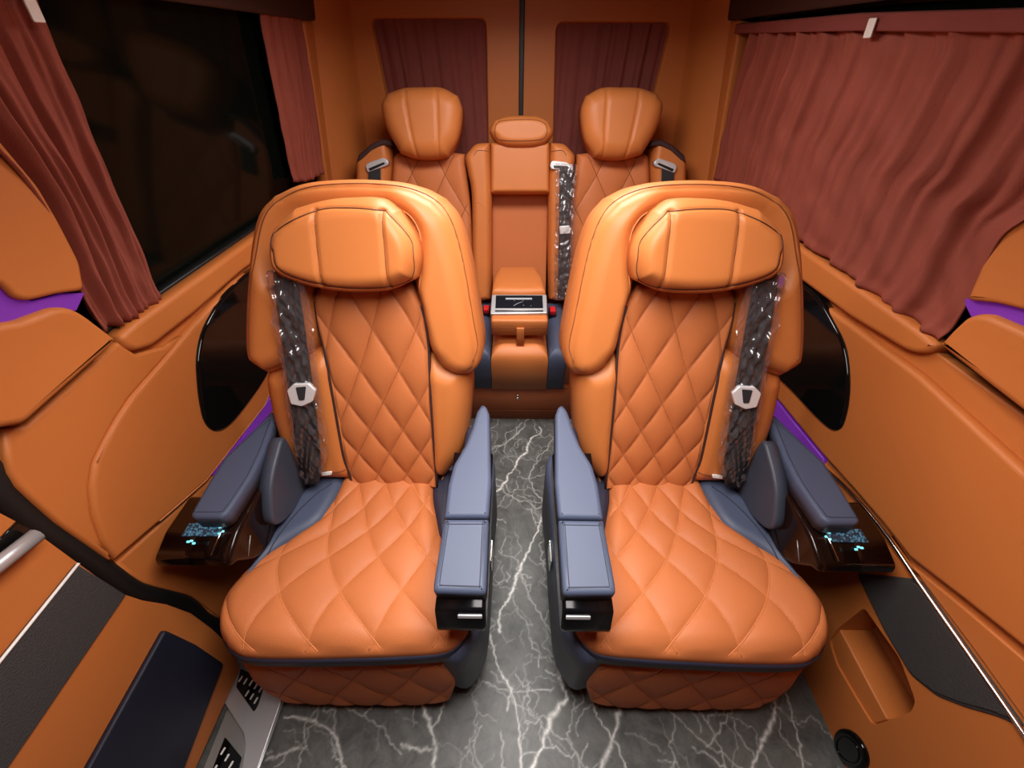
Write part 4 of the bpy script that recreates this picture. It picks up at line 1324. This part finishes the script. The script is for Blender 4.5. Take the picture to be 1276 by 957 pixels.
box('pull_loop', (-0.008, yb - 0.010, 0.455), (0.024, yb - 0.001, 0.540), 0.003, M_LEATHER, RB, label='tan leather pull loop')
# red buckles
for x, y in ((-0.185, 1.60), (-0.150, 1.61), (0.162, 1.60)):
    b_ = box('belt_buckle', (x - 0.017, y - 0.02, 0.42), (x + 0.017, y + 0.02, 0.478), 0.005, M_RUBBER, RB)
    box('release_button', (x - 0.013, y - 0.026, 0.462), (x + 0.013, y + 0.014, 0.484), 0.003, M_RED, b_, label='red release button')
# centre belt
gd = FRB.pxs([(685, 206), (688, 200), (706, 202), (715, 208), (713, 212), (687, 211)], 0.070)
gdo = slab('belt_guide', FRB, fillet(gd, 0.008, 4), 0.045, 0.070, 0.004, M_SATIN, RB, label='silver belt guide')
hole = FRB.pxs([(690, 206), (708, 207), (709, 210), (690, 209)], 0.072)
slab('guide_slot', FRB, fillet(hole, 0.002, 2), 0.066, 0.072, 0.001, M_RUBBER, gdo)
bl_ = [(697, 208), (697, 260), (696, 320), (695, 373)]
br_ = [(713, 209), (711, 260), (710, 320), (708, 373)]
pb = Pad(FRB, [bl_[-1], br_[-1]], br_[::-1], [bl_[0], br_[0]], bl_[::-1], base=0.078, nu=6, nv=40, H=0.001, R=0.004, back=0.002)
bo = pb.build('seat_belt', M_BELT, RB, label='charcoal centre seat belt in clear plastic')
sl_ = [(692, 203), (692, 260), (691, 320), (690, 374)]
sr_ = [(719, 204), (717, 260), (715, 320), (714, 374)]
nz = rng.uniform(0, 6.28, 12)


def wr2(U, V, ST, d):
    h = 0
    for k in range(6):
        q = np.sin((17 + 13 * k) * V + (6 + 5 * k) * U * math.cos(nz[k]) + nz[k] + 1.8 * np.sin(6 * U + 5 * V + nz[k + 6]))
        h = h + (1 - 2 * np.abs(q)) / (k + 1.6)
    return 0.0058 * h


sv = Pad(FRB, [sl_[-1], sr_[-1]], sr_[::-1], [sl_[0], sr_[0]], sl_[::-1], base=0.088, nu=30, nv=220, H=0.003, R=0.01, back=0, extra=wr2)
fq = [(j * sv.nu + i, j * sv.nu + i + 1, (j + 1) * sv.nu + i + 1, (j + 1) * sv.nu + i) for j in range(sv.nv - 1) for i in range(sv.nu - 1)]
mk('plastic_sleeve', sv.fr.at(sv.ST, sv.N).reshape(-1, 3), fq, M_FILM, bo, label='clear crinkled plastic sleeve')
tn = FRB.pxs([(697, 282), (710, 281), (711, 291), (698, 292)], 0.092)
slab('belt_tongue', FRB, fillet(tn, 0.004, 3), 0.082, 0.092, 0.003, M_SATIN, bo)
